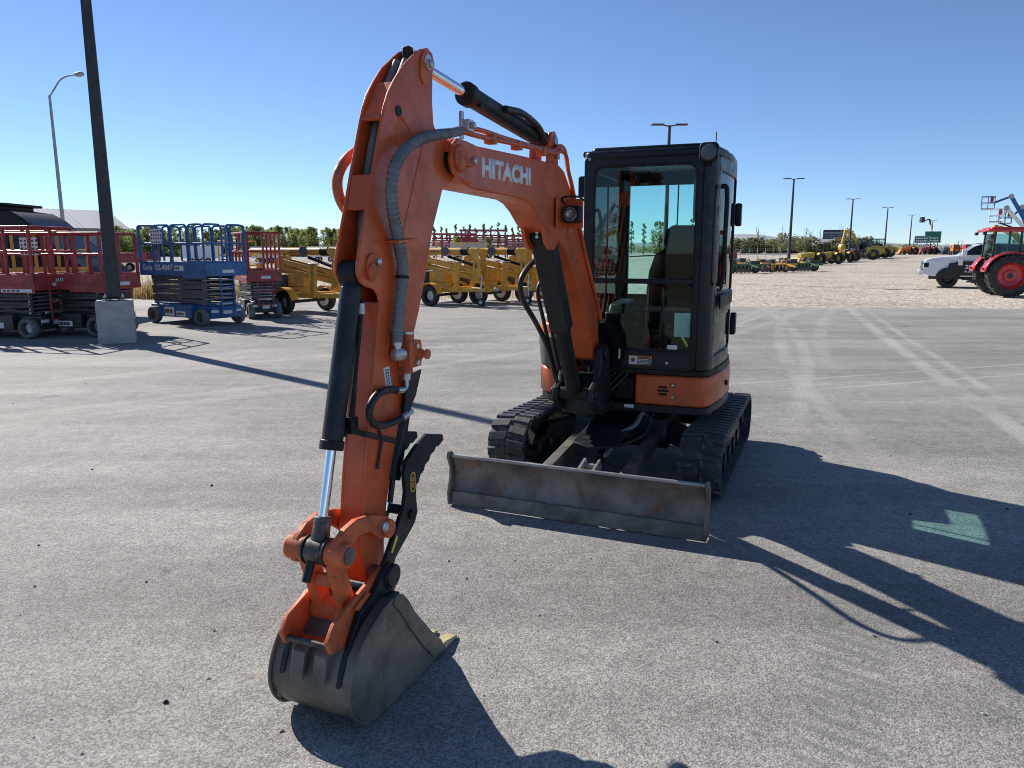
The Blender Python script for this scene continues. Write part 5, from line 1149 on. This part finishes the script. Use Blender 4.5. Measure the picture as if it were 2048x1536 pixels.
raised_lift('blue boom lift mostly behind the tractor roof, slimmer boom', (49.0, 69), rad(-32), 'blue', (-.2, 2.4), (-2.2, 5.6), (-2.9, 4.7))
# --- digger beyond the pickup
def digger(label, loc, rz, mat, bucket_up=True, s=1.0):
    t = thing('crawler_excavator', label, 'excavator', (loc[0], loc[1], hgt(*loc)), rz, None, s)
    for sy in (-1, 1):
        MB().prism(rrect(-1.9, 1.9, 0, .85, .4, 5), sy*1.1-.25, sy*1.1+.25).build('crawler_track', 'scissor_black', t, .02)
    MB().cyl((0, 0, .7), (0, 0, 1.0), .7, 20).build('slew_ring', 'scissor_black', t)
    MB().prism([(-2.2, 1.0), (1.2, 1.0), (1.2, 1.5), (0, 1.7), (-.4, 2.1), (-2.2, 2.0)], -1.25, 1.25).build('upper_body', mat, t, .06)
    c = MB().prism([(-.3, 1.2), (1.35, 1.2), (1.4, 1.9), (1.1, 2.9), (-.2, 2.95)], .3, 1.25).build('cab', 'scissor_black', t, .04)
    MB().box(-.1, 1.0, 1.255, 1.27, 1.9, 2.8).build('cab_window', 'autoglass', c)
    bm_ = MB().prism([(.7, 1.4), (1.0, 1.3), (2.6, 3.6), (4.0, 4.3), (4.05, 4.6), (3.7, 4.7), (2.2, 4.1)], -.6, -.25).build('boom', mat, t, .02)
    MB().prism([(3.85, 4.7), (4.15, 4.75), (4.6, 2.4), (4.35, 2.0), (4.15, 2.1)], -.55, -.3).build('arm', mat, t, .02)
    MB().prism([(4.25, 2.3), (4.65, 2.3), (4.9, 1.8), (4.7, 1.3), (4.2, 1.2), (3.95, 1.6)], -.9, .05).build('bucket', mat, t, .03)
    MB().cyl((1.3, -.42, 1.6), (2.5, -.42, 3.2), .09, 12).build('boom_cylinder', 'scissor_black', t)
    MB().cyl((2.3, -.42, 4.35), (3.8, -.42, 4.95), .08, 12).build('arm_cylinder', 'scissor_black', t)
    return t
digger('yellow crawler digger with folded arm, far behind the yellow rollers', (55.5, 118), rad(195), 'yellow2', s=.92)
digger('yellow digger whose folded boom shows between pickup and tractor', (40.2, 57), rad(150), 'yellow2', s=.76)
# --- single-drum rollers in a row
def roller(label, loc, rz):
    t = thing('road_roller', label, 'roller', (loc[0], loc[1], hgt(*loc)), rz, 'yellow single-drum rollers parked in a row')
    MB().lathe([(.70, -1.05), (.75, -1.02), (.75, 1.02), (.70, 1.05)], (1.7, 0, .75), (0, 1, 0), 30).build('drum', 'galv', t)
    MB().box(.7, 2.6, -1.2, -1.08, .5, 1.05).box(.7, 2.6, 1.08, 1.2, .5, 1.05).box(2.5, 2.62, -1.2, 1.2, .5, 1.05).box(.65, .85, -1.2, 1.2, .5, 1.05).build('drum_frame', 'yellow2', t, .02)
    MB().prism([(-2.6, .75), (-.5, .75), (-.5, 1.65), (-1.0, 1.75), (-2.3, 1.62), (-2.6, 1.4)], -.75, .75).build('engine_hood', 'yellow2', t, .08)
    for sy in (-1, 1): wheel(t, -1.5, sy*.85, .72, .72, .5, 'tyre', 'yellow2', .5, face=1 if sy < 0 else -1)
    c = MB().box(-.55, .65, -.75, .75, 1.0, 1.5).build('cab_base', 'scissor_black', t, .03)
    for x in (-.5, .6):
        for y in (-.7, .7): MB().bar((x, y, 1.5), (x*.92, y*.95, 2.85), .08).build('cab_post', 'scissor_black', c, .01)
    MB().box(-.65, .75, -.82, .82, 2.82, 2.96).build('canopy', 'scissor_black', c, .03)
    quad([(-.5, -.72, 1.5), (.6, -.72, 1.5), (.56, -.68, 2.8), (-.46, -.68, 2.8)]).build('side_glass', 'clearglass', c)
    MB().box(-.2, .3, -.3, .3, 1.5, 2.1).build('seat', 'seat', c, .04)
    return t
r0 = roller('yellow roller nearest the billboard, big black tyre in front', (50.2, 108), rad(165))
for lab, x, y in (('second yellow roller in the row, behind the first', 53.6, 114), ('third yellow roller in the row, with dark canopy', 57.4, 119), ('last yellow roller in the row, next to the digger', 61.2, 125)):
    c = copy_tree(r0); c.location = (x, y, hgt(x, y)); c.rotation_euler = (0, 0, rad(163)); c['label'] = lab
# --- low green implements and small yellow tractors along the fence
def implement(label, loc, rz, mat, L=3.0, gang=9):
    t = thing('farm_implement', label, 'implement', (loc[0], loc[1], hgt(*loc)), rz, 'low farm implements lined up on the gravel')
    MB().bar((-L/2, -.55, .62), (L/2, -.55, .62), .12).bar((-L/2, .55, .62), (L/2, .55, .62), .12).build('frame', mat, t, .01)
    for x in (-L*.3, 0, L*.3): MB().bar((x, -.6, .64), (x, .6, .64), .1).build('cross_beam', mat, t, .01)
    MB().bar((0, -.5, .65), (0, -1.7, .45), .12).build('drawbar', mat, t, .01)
    for k in range(gang):
        x = -L/2+L*(k+.5)/gang
        MB().lathe([(.05, -.01), (.30, -.006), (.30, .006), (.05, .01)], (x, .55, .30), (1, .3, 0), 14).build('disc', 'scissor_black', t)
        MB().bar((x, .5, .62), (x, .56, .30), .04).build('disc_arm', mat, t)
    for sx in (-1, 1): wheel(t, sx*L*.28, 0, .33, .33, .2, 'tyre', mat, .55, n=16)
    MB().bar((-.35, -.5, .66), (0, -.5, 1.05), .06).bar((.35, -.5, .66), (0, -.5, 1.05), .06).build('mast', mat, t, .01)
    MB().box(-L*.42, -L*.25, -.3, .3, .68, 1.0).box(L*.1, L*.33, -.35, .2, .68, .9).build('seed_box', 'scissor_black', t, .03)
    return t
i0 = implement('green disc implement nearest the cab, low on the gravel', (17.2, 55.5), rad(20), 'green', 3.6, 10)
for lab, x, y, a in (('second green disc implement, before the light pole', 23.6, 60.5, 18),):
    c = copy_tree(i0); c.location = (x, y, hgt(x, y)); c.rotation_euler = (0, 0, rad(a)); c['label'] = lab
i1 = implement('yellow cultivator behind the green implements', (21.0, 65.0), rad(15), 'yellow', 3.8, 9)
implement('yellow cultivator between the two green disc implements', (20.6, 57.8), rad(26), 'yellow', 2.6, 6)
c = copy_tree(i1); c.location = (26.0, 68.5, 0); c.rotation_euler = (0, 0, rad(10)); c['label'] = 'yellow cultivator just left of the light pole'
def small_tractor(label, loc, rz, mat, s=1.0):
    t = thing('utility_tractor', label, 'tractor', (loc[0], loc[1], hgt(*loc)), rz, 'small utility tractors in the far row', s)
    MB().prism([(.1, .7), (1.9, .7), (1.95, 1.15), (.2, 1.35)], -.32, .32).build('hood', mat, t, .04)
    MB().box(-.7, .3, -.3, .3, .55, .95).build('transmission', 'scissor_black', t, .03)
    for sy in (-1, 1):
        wheel(t, -.45, sy*.62, .62, .62, .36, 'tyre', mat, .55, face=1 if sy < 0 else -1, n=18); wheel(t, 1.5, sy*.56, .36, .36, .24, 'tyre', mat, .55, face=1 if sy < 0 else -1, n=16)
        MB().prism([(-.95, 1.0), (-.7, 1.28), (-.1, 1.28), (.1, 1.05), (.05, 1.0), (-.15, 1.22), (-.65, 1.22), (-.9, .98)], min(sy*.4, sy*.8), max(sy*.4, sy*.8)).build('fender', mat, t, .02)
    MB().tube([(-.75, -.5, .9), (-.8, -.5, 2.25), (-.8, .5, 2.25), (-.75, .5, .9)], .04, 8, 0).build('roll_bar', 'scissor_black', t)
    MB().box(-.6, -.2, -.25, .25, 1.0, 1.15).box(-.68, -.58, -.25, .25, 1.1, 1.5).build('seat', 'seat', t, .03)
    MB().bar((.6, -.45, .9), (2.3, -.45, .45), .1, .12).bar((.6, .45, .9), (2.3, .45, .45), .1, .12).build('loader_arm', mat, t, .02)
    MB().prism([(2.2, .2), (2.75, .15), (2.8, .25), (2.4, .75), (2.25, .7)], -.75, .75).build('loader_bucket', mat, t, .02)
    return t
s0 = small_tractor('yellow utility tractor with loader, left of the pair by the rollers', (33.8, 84), rad(200), 'yellow2', 1.05)
for lab, x, y, a in (('yellow utility tractor in the middle of the far row', 37.5, 88, 195), ('yellow utility tractor closest to the first roller', 42.0, 95, 205)):
    c = copy_tree(s0); c.location = (x, y, hgt(x, y)); c.rotation_euler = (0, 0, rad(a)); c['label'] = lab
small_tractor('dark red utility tractor in front of the first roller', (44.6, 99), rad(170), 'red', 1.1)
small_tractor('orange utility tractor left of the green road signs', (80.6, 152), rad(190), 'decal_orange', 1.2)
small_tractor('red utility tractor beneath the green road signs', (88.0, 158), rad(190), 'red', 1.2)
small_tractor('blue-grey utility tractor right of the green road signs', (92.5, 157), rad(180), 'scissor', 1.25)
def skid_steer(label, loc, rz, mat):
    t = thing('skid_steer', label, 'skid steer', (loc[0], loc[1], hgt(*loc)), rz, 'skid steers parked above the pickup')
    MB().prism([(-1.2, .45), (.9, .45), (1.0, .8), (.3, 1.1), (-.9, 1.3), (-1.25, 1.1)], -.55, .55).build('body', mat, t, .04)
    for sx in (-.6, .55):
        for sy in (-1, 1): wheel(t, sx, sy*.72, .42, .42, .3, 'tyre', mat, .5, face=1 if sy < 0 else -1, n=16)
    MB().prism([(-.5, 1.05), (.55, 1.0), (.4, 2.0), (-.45, 2.05)], -.48, .48).build('cab', mat, t, .03)
    MB().box(.42, .54, -.38, .38, 1.15, 1.9).build('front_opening', 'autoglass', t)
    for sy in (-1, 1): MB().bar((-1.1, sy*.66, 1.5), (1.1, sy*.66, 1.0), .14, .2).bar((1.05, sy*.66, 1.05), (1.5, sy*.66, .45), .14, .18).build('lift_arm', mat, t, .02)
    MB().prism([(1.4, .1), (2.1, .08), (2.15, .2), (1.7, .75), (1.45, .7)], -.9, .9).build('bucket', 'scissor_black', t, .02)
    return t
k0 = skid_steer('orange-red skid steer above the pickup bonnet, left of two', (85.5, 145), rad(255), 'decal_orange')
skid_steer('red skid steer above the pickup bonnet, right of two', (88.4, 146), rad(265), 'tractor_red')
# far telescopic handler between the signs
ft = thing('personnel_lift', 'distant dark personnel lift with a crooked arm by the green signs', 'boom lift', (104.5, 186, hgt(104.5, 186)), 0)
MB().box(-1.2, 1.2, -.9, .9, .4, 1.4).build('chassis', 'whitepaint', ft, .03)
for sx in (-.8, .8):
    for sy in (-1, 1): wheel(ft, sx, sy*.9, .4, .4, .3, 'tyre', 'white', .5, n=14)
MB().bar((0, 0, 1.4), (-1.5, 0, 7.0), .35).build('mast', 'whitepaint', ft, .02)
MB().bar((-1.5, 0, 7.0), (-1.9, 0, 8.4), .3).bar((-1.9, 0, 8.4), (-3.3, 0, 8.0), .25).build('arm', 'scissor_black', ft, .02)
MB().box(-4.1, -3.3, -.5, .5, 7.6, 8.9).build('basket', 'scissor_black', ft, .03)
# --- billboard and green road signs
bb = thing('billboard', 'dark blue roadside billboard on a single post', 'billboard', (92, 215, 0), rad(-6))
MB().cyl((0, 0, 0), (0, 0, 5.5), .22, 12).build('post', 'greypole', bb)
MB().box(-3.2, 3.2, -.2, .2, 4.75, 7.35).build('panel', 'scissor_black', bb, .03)
M['bbblue'] = flat('billboard_blue', (.05, .08, .17)); M['bbgrey'] = flat('billboard_grey', (.30, .32, .36))
MB().box(-3.05, 3.05, -.23, -.21, 4.95, 6.3).build('blue_band', 'bbblue', bb); MB().box(-3.05, 3.05, -.23, -.21, 6.32, 6.75).build('pale_band', 'bbgrey', bb)
mm = MB(); rr = random.Random(5)
for z in (5.15, 5.75):
    x = -2.8
    while x < 2.5: w = rr.uniform(.3, .9); mm.box(x, x+w, -.25, -.235, z, z+.22); x += w+.2
mm.build('print', 'bbgrey', bb)
for lab, x, y, w, z0, z1, sd in (('smaller green road sign with white lettering, left', 98.5, 181, 3.4, 2.6, 4.3, 3), ('taller green road sign with white lettering, right', 101.9, 182.5, 3.7, 2.7, 5.4, 4)):
    gsn = thing('road_sign', lab, 'road sign', (x, y, hgt(x, y)), rad(-8), 'green road signs')
    MB().box(-w/2, w/2, -.05, .05, z0, z1).build('panel', 'signgreen', gsn, .01)
    for sx in (-.35, .35): MB().bar((sx*w, .12, 0), (sx*w, .12, z1), .14).build('post', 'greypole', gsn, .01)
    MB().ring(rrect(-w/2+.06, w/2-.06, z0+.06, z1-.06, .1, 3), rrect(-w/2+.12, w/2-.12, z0+.12, z1-.12, .08, 3), -.062, -.052, 'y').build('border', 'white', gsn)
    mm = MB(); rr = random.Random(sd)
    for z in (z0+.35, z0+.95):
        x_ = -w*.4
        while x_ < w*.3: q = rr.uniform(.2, .5); mm.box(x_, x_+q, -.062, -.052, z, z+.3); x_ += q+.12
    mm.build('print', 'white', gsn)

# ---------------------------------------------------------------- vegetation, sheds, steel, hills
def leaf_mat(name, a, b, rough=.6):
    m, nt, nd, lk, bs = _nodes(name); v = _coord(nt)
    oi = nd.new('ShaderNodeObjectInfo')
    c = _mix(nt, _ramp(nt, _noise(nt, v, 1.1, 4), .3, .7), a, b)
    hs = nd.new('ShaderNodeHueSaturation'); lk.new(c, hs.inputs['Color'])
    lk.new(_ramp(nt, oi.outputs['Random'], 0, 1, .75, 1.3), hs.inputs['Value']); lk.new(_ramp(nt, oi.outputs['Random'], 0, 1, .485, .515), hs.inputs['Hue'])
    lk.new(hs.outputs[0], bs.inputs['Base Color']); bs.inputs['Roughness'].default_value = rough
    bs.inputs['Specular IOR Level'].default_value = .25
    tl = nd.new('ShaderNodeBsdfTranslucent'); lk.new(hs.outputs[0], tl.inputs['Color']); ms = nd.new('ShaderNodeMixShader'); ms.inputs[0].default_value = .6
    lk.new(bs.outputs[0], ms.inputs[1]); lk.new(tl.outputs[0], ms.inputs[2]); lk.new(ms.outputs[0], nd['Material Output'].inputs['Surface'])
    return m
M['leaf'] = leaf_mat('poplar_leaves', (.20, .25, .085), (.32, .35, .135))
M['leaf_y'] = leaf_mat('yellowing_leaves', (.25, .25, .075), (.34, .32, .12))
M['leaf_o'] = leaf_mat('olive_leaves', (.19, .20, .10), (.29, .275, .15))
M['straw'] = leaf_mat('dry_weeds', (.34, .24, .10), (.46, .34, .15), .8)
M['grassg'] = leaf_mat('green_weeds', (.10, .12, .04), (.2, .2, .08), .8)
def crown_mesh(seed, h, r, z0, n, leaf, mat, shape='poplar'):
    rr = random.Random(seed); mb = MB()
    clumps = []
    for k in range({'round': 34, 'thin': 26}.get(shape, 64)):
        u = rr.random(); z = z0+(h-z0)*u
        if shape == 'poplar': w = r*(.35+.65*math.sin(math.pi*(.12+.80*u)))
        elif shape == 'thin': w = r*(1-.75*u)
        else: w = r*math.sqrt(max(.05, 1-(2*u-1)**2))
        a = rr.uniform(0, 6.283); q = w*math.sqrt(rr.random())
        clumps.append((q*math.cos(a), q*math.sin(a), z, max(.28, w*rr.uniform(.3, .55))))
    for k in range(n):
        cx, cy, cz, cr = rr.choice(clumps)
        d = Vector((rr.gauss(0, 1), rr.gauss(0, 1), rr.gauss(0, 1.3))).normalized()*cr*rr.random()**.5
        p = Vector((cx, cy, cz))+d
        nrm = Vector((rr.gauss(0, 1), rr.gauss(0, 1), rr.gauss(.3, 1))).normalized(); x = nrm.orthogonal().normalized(); y = nrm.cross(x)
        s = leaf*rr.uniform(.6, 1.3); b = rr.uniform(.2, .5)
        mb.add([p-x*s, p+y*s*.6+nrm*s*b*.3, p+x*s, p-y*s*.6-nrm*s*b*.3], [(0, 1, 2, 3)])
    return mb.mesh('crown', mat, smooth=False)
def trunk_mesh(seed, h, r, bare=False):
    rr = random.Random(seed); mb = MB(); top = Vector((rr.uniform(-.2, .2), rr.uniform(-.2, .2), h*.92))
    mb.tube([(0, 0, -.1), (rr.uniform(-.08, .08), 0, h*.35), (top.x*.6, top.y*.6, h*.65), top], lambda u: r*(1-.85*u), 6, 3)
    for k in range(16 if bare else 7):
        z = h*rr.uniform(.15, .75); a = rr.uniform(0, 6.283); l = h*rr.uniform(.12, .3)*(1.0 if bare else .7); sp = .35 if bare else .6
        p0 = Vector((top.x*z/h, top.y*z/h, z)); p1 = p0+Vector((math.cos(a)*l*sp, math.sin(a)*l*sp, l))
        mb.tube([p0, (p0+p1)/2+Vector((math.cos(a), math.sin(a), 0))*l*.1, p1], lambda u: r*.3*(1-.8*u)+.008, 5, 2)
    return mb.mesh('trunk', 'bark')
TREES = {}
def kind(key, cnt, **k):
    TREES[key] = [(crown_mesh(100*len(TREES)+i, **k), trunk_mesh(500+100*len(TREES)+i, k['h'], .14)) for i in range(cnt)]
kind('poplar', 5, h=8.4, r=2.2, z0=.2, n=3400, leaf=.18, mat='leaf')
kind('thin', 4, h=8.0, r=1.0, z0=.4, n=950, leaf=.16, mat='leaf', shape='thin')
kind('young', 3, h=6.0, r=1.35, z0=.5, n=900, leaf=.24, mat='leaf_y')
kind('bush', 4, h=3.4, r=2.4, z0=.2, n=1100, leaf=.26, mat='leaf_o', shape='round')
kind('round', 3, h=6.4, r=3.3, z0=1.2, n=1700, leaf=.26, mat='leaf_o', shape='round')
def tree(key, i, x, y, label, group, s=1.0, name='poplar_tree', cat='tree'):
    t = thing(name, label, cat, (x, y, hgt(x, y)-.05), random.uniform(0, 6.28), group, s)
    cm, tm = rt.choice(TREES[key])
    link('crown', cm, t); link('trunk', tm, t); return t
rt = random.Random(11)
ORD = ['first', 'second', 'third', 'fourth', 'fifth', 'sixth', 'seventh', 'eighth', 'ninth', 'tenth', 'eleventh', 'twelfth', 'thirteenth', 'fourteenth', 'fifteenth', 'sixteenth', 'seventeenth', 'eighteenth', 'nineteenth', 'twentieth']
for k in range(48):   # dense row behind the lifts
    x = -106+k*1.40+rt.uniform(-.5, .5)
    tree('poplar', k, x, 200+rt.uniform(-7, 8), 'dense green poplar in the unbroken row behind the lifts', 'poplars in the dense row behind the lifts', rt.uniform(.78, .98))
for k in range(14):
    tree('poplar', k, -84+k*3.1+rt.uniform(-.8, .8), 214+rt.uniform(-3, 3), 'dense green poplar in the unbroken row behind the lifts', 'poplars in the dense row behind the lifts', rt.uniform(.8, .98))
for k, x in enumerate((-109.0, -111.5, -114)): tree('poplar', k+2, x, 176+3*k, ORD[k]+' poplar left of the dense row, between grey shed and blue lift', 'poplars by the grey shed', rt.uniform(.8, 1.0))
for k in range(17):   # sparse thin row behind the red steel
    tree('thin', k, -22+k*1.85+rt.uniform(-.4, .4), 195+rt.uniform(-3, 3), ORD[k]+' slim poplar from the left behind the red steel racks', 'slim poplars behind the red steel', rt.uniform(.92, 1.1))
tree('young', 0, -18.3, 142, 'yellow-green young tree in front of the red steel, left one', 'young trees by the red steel', 1.1, 'young_tree')
tree('young', 1, -10.4, 143, 'small yellow-green young tree in front of the red steel, middle', 'young trees by the red steel', .72, 'young_tree')
tree('young', 2, -4.6, 144, 'small yellow-green young tree in front of the red steel, right', 'young trees by the red steel', .7, 'young_tree')
for k in range(11): tree('thin' if k % 3 else 'poplar', k, 16+k*3.4+rt.uniform(-1, 1), 188+rt.uniform(-6, 6), ORD[k]+' poplar from the left among those behind the cab windows', 'poplars behind the cab', rt.uniform(.75, 1.05))
for k in range(20): tree('bush', k, 50+k*2.6+rt.uniform(-1, 1), 205+rt.uniform(-6, 8), ORD[k]+' olive bush from the left in the hedge right of the cab', 'olive bushes right of the cab', rt.uniform(.8, 1.25), 'olive_bush', 'bush')
for k, (x, s) in enumerate(((72.5, .82), (77.5, .7), (91.5, .78), (97, .7))): tree('round', k, x, 200+k*2, ORD[k]+' rounded grey-green tree from the left above the olive hedge', 'rounded trees right of the cab', s, 'round_tree')
for k, x in enumerate((66.2, 69.5, 75.0, 79.2, 80.8, 82.0, 83.6, 85.4, 87.5)):   # leafless poplars
    t = thing('bare_poplar', ORD[k]+' leafless poplar from the left above the olive hedge', 'tree', (x, 205+rt.uniform(-4, 4), 0), rt.uniform(0, 6), 'leafless poplars right of the cab', 1)
    link('trunk', trunk_mesh(900+k, rt.uniform(7.0, 9.8), .11, True), t)
# distant wood along the horizon
dw = MB(); rr = random.Random(21)
for k in range(15000):
    x = rr.uniform(-620, 620); y = 520+rr.uniform(-20, 60); hh = 3.2+2.4*(.5+.5*math.sin(x*.031)+.35*math.sin(x*.11+1)); z = rr.random()**.8*hh
    p = Vector((x, y, z)); nrm = Vector((rr.gauss(0, 1), rr.gauss(0, 1), rr.gauss(0, 1))).normalized(); a = nrm.orthogonal().normalized(); b = nrm.cross(a); s = rr.uniform(.6, 1.3)
    dw.add([p-a*s, p+b*s*.7, p+a*s, p-b*s*.7], [(0, 1, 2, 3)])
tag(dw.build('distant_wood', 'leaf_o', smooth=False), 'thin dark line of distant woodland on the horizon', 'wood', kind='stuff')
# tall dry weeds along the asphalt edge
wd = MB(); wg = MB(); rr = random.Random(31)
def blade(mb, x, y, h, z=-.03):
    a = rr.uniform(0, 6.283); w = rr.uniform(.006, .014); dx, dy = math.cos(a)*w, math.sin(a)*w; lx, ly = rr.gauss(0, .16)*h, rr.gauss(0, .16)*h
    mb.add([(x-dx, y-dy, z), (x+dx, y+dy, z), (x+lx*.4+dx*.7, y+ly*.4+dy*.7, z+h*.6), (x+lx, y+ly, z+h), (x+lx*.4-dx*.7, y+ly*.4-dy*.7, z+h*.6)], [(0, 1, 2, 4), (4, 2, 3)])
for k in range(9000):
    x = rr.uniform(-20, -9.0); y = 26.3+rr.random()**1.6*4; cl = .5+.5*math.sin(x*2.1)*math.sin(x*.7+1)
    if rr.random() < .35+.65*cl: blade(wd if rr.random() < .8 else wg, x, y, rr.uniform(.35, .85)*(.6+.5*cl))
for k in range(5000):
    x = rr.uniform(-9, 3); y = 26.0+rr.random()*6; cl = .5+.5*math.sin(x*1.7)*math.sin(x*.9+2)
    if rr.random() < cl*.7: blade(wd if rr.random() < .7 else wg, x, y, rr.uniform(.1, .32))
for k in range(9000):
    x = rr.uniform(-60, -6); y = rr.uniform(32, 105)
    blade(wd if rr.random() < .6 else wg, x, y, rr.uniform(.15, .45))
tag(wd.build('dry_weeds', 'straw', smooth=False), 'tall straw-coloured weeds along the far asphalt edge', 'weeds', kind='stuff')
tag(wg.build('green_weeds', 'grassg', smooth=False), 'green weeds mixed into the dry verge', 'weeds', kind='stuff')

# --- grey metal shed with ribbed roof
sh = thing('metal_shed', 'long grey metal shed with pale ribbed roof at the far left', 'shed', (-116.0, 228, 0), rad(48))
# local: long side along -x from the near right corner, depth +y
LL, DD, HE, HR = 60, 32, 8.1, 13.7
MB().box(-LL, 0, 0, DD, 0, HE).build('wall', 'beige', sh)
for x0_ in (-LL, -.3): MB().prism([(0, HE), (DD, HE), (DD/2, HR)], x0_, x0_+.3, 'x').build('gable', 'beige', sh)
for y_, sgn in ((0, 1), (DD, -1)):
    rf = quad([(-LL-.5, y_-sgn*.6, HE-.3), (.5, y_-sgn*.6, HE-.3), (.5, DD/2, HR+.05), (-LL-.5, DD/2, HR+.05)][::sgn], .15).build('roof', 'roofmetal', sh)
    if sgn > 0:
        for k in range(34): x = -LL+1+k*1.42; MB().bar((x, -.6, HE-.10), (x, DD/2, HR+.25), .22, .16).build('roof_rib', 'roofmetal', rf)
for k in range(24): MB().box(-LL+1+2*k-.06, -LL+1+2*k+.06, -.06, .0, 0, HE-.4).build('wall_rib', 'beige', sh)
MB().box(-9, -5, -.12, -.0, 0, 4.2).build('door', 'whitepaint', sh, .02)
# --- red structural steel racks
def steel_rack(label, x0, x1, y, h1, h2, n):
    t = thing('steel_rack', label, 'steel rack', (x0, y, 0), 0, 'red structural steel stacked behind the yard')
    L = x1-x0
    for k in range(n):
        x = L*k/(n-1)
        for dy in (0, 2.4): MB().bar((x, dy, 0), (x, dy, h2), .16, .2).build('post', 'rust', t)
        MB().bar((x, -.2, h1), (x, 2.6, h1), .14, .2).build('cross_beam', 'rust', t)
    for z, dy in ((h2, 0), (h2-.05, 2.4), (h1+.5, 1.2), (h1, 0), (h1+.02, 2.4), (h1-.45, .8), (h1-.9, 0), (h1-1.0, 1.7), (h1-1.7, .4)): MB().bar((-.4, dy, z), (L+.4, dy, z), .18, .34).build('beam', 'rust', t)
    for k in range(n-1):
        a, b = L*k/(n-1), L*(k+1)/(n-1)
        MB().bar((a, 0, h1), (b, 0, h2), .08, .08).build('brace', 'rust', t)
    return t
steel_rack('red structural steel rack, left part behind the excavator arm', -16.5, -8.0, 158, 3.6, 5.0, 6)
steel_rack('tallest red structural steel rack, in the middle', -11.0, -1.5, 163, 4.3, 5.9, 7)
steel_rack('low red structural steel rack next to the excavator boom', -1.0, 8.5, 160, 3.4, 4.7, 7)
# --- white box trailers and dark flatbeds parked behind
def box_trailer(label, x, y, L, h, mat='whitepaint', rz=0.0, group='white trailers parked beyond the verge'):
    t = thing('box_trailer', label, 'trailer', (x, y, 0), rz, group)
    MB().box(-L/2, L/2, -1.0, 1.0, .7, h).build('body', mat, t, .05)
    for sx in (-.25, .1):
        for sy in (-1, 1): wheel(t, sx*L, sy*.85, .38, .38, .25, 'tyre', 'white', .5, n=14)
    MB().bar((L/2, 0, .6), (L/2+1.2, 0, .5), .12).build('drawbar', 'scissor_black', t)
    return t
box_trailer('white box trailer right beside the excavator arm edge', -14.6, 125, 4.2, 2.3)
box_trailer('long pale box trailer in front of the red steel', -7.6, 130, 6.0, 3.0, 'beige')
box_trailer('white box trailer behind the blue scissor lift rails', -38, 92, 4.0, 2.2)
box_trailer('second white box trailer right of the blue lift rails', -31, 95, 3.4, 2.1)
box_trailer('low white box trailer behind the yellow boom lift', -27, 110, 5.5, 2.2)
def flatbed(label, x, y, L, mat, rz=0.0):
    t = thing('flatbed_trailer', label, 'trailer', (x, y, 0), rz, 'flatbed trailers beyond the verge')
    MB().box(-L/2, L/2, -1.0, 1.0, .75, .95).build('bed', 'wood', t, .02)
    MB().box(-L/2, L/2, -1.05, -1.0, .8, 1.5).box(-L/2, L/2, 1.0, 1.05, .8, 1.5).box(-L/2-.05, -L/2, -1, 1, .8, 1.5).build('side_board', mat, t, .02)
    for sx in (-.2, .05):
        for sy in (-1, 1): wheel(t, sx*L, sy*.9, .36, .36, .24, 'tyre', 'white', .5, n=14)
    MB().bar((L/2, 0, .65), (L/2+1.2, 0, .5), .12).build('drawbar', 'scissor_black', t)
    return t
flatbed('rust-brown flatbed trailer between the red and blue scissor lifts', -30.3, 58, 5.2, 'rust')
flatbed('dark flatbed trailer at the fence right of the cab', 20.0, 76, 5.0, 'rust')
# --- wire fence along the far edge of the gravel
fn = thing('wire_fence', 'thin wire fence behind the green implements', 'fence', (0, 0, 0), 0)
fa, fb = Vector((18, 88, 0)), Vector((44, 120, 0))
for k in range(14): p = fa+(fb-fa)*k/13; MB().cyl((p.x, p.y, hgt(p.x, p.y)-.1), (p.x, p.y, hgt(p.x, p.y)+1.5), .04, 6).build('post', 'galv', fn)
for z in (.4, .8, 1.2, 1.5):
    MB().tube([(fa+(fb-fa)*k/6)+Vector((0, 0, z+hgt(*(fa+(fb-fa)*k/6)[:2]))) for k in range(7)], .012, 4, 0).build('wire', 'galv', fn)
sheet('side_road', [(14, 128), (50, 190), (420, 190), (420, 165), (60, 160)], .80, 'road')
# --- hills
hm = MB(); NXH = 240; rr = random.Random(41)
def ridge(u):
    return 120+70*math.sin(u*5.1+.6)+48*math.sin(u*13.7+2)+22*math.sin(u*31+.4)+9*math.sin(u*83)
vs = []
for i in range(NXH+1):
    x = -15000+30000*i/NXH; u = x/15000; h = max(15, ridge(u)+150*math.exp(-((x-4600)/1100)**2)+60*math.exp(-((x-9200)/1600)**2))
    vs += [(x, 14000, -20), (x, 14500, h*.55), (x, 15200, h), (x, 17000, h*.3)]
hm.add(vs, [(i*4+j, (i+1)*4+j, (i+1)*4+j+1, i*4+j+1) for i in range(NXH) for j in range(3)])
M['hill'] = ground_mat('haze_tinted_hills', (.30, .31, .34), (.34, .345, .37), (.27, .285, .33), .002, .0006)  # distance haze is painted into the hills' blue-grey base colours
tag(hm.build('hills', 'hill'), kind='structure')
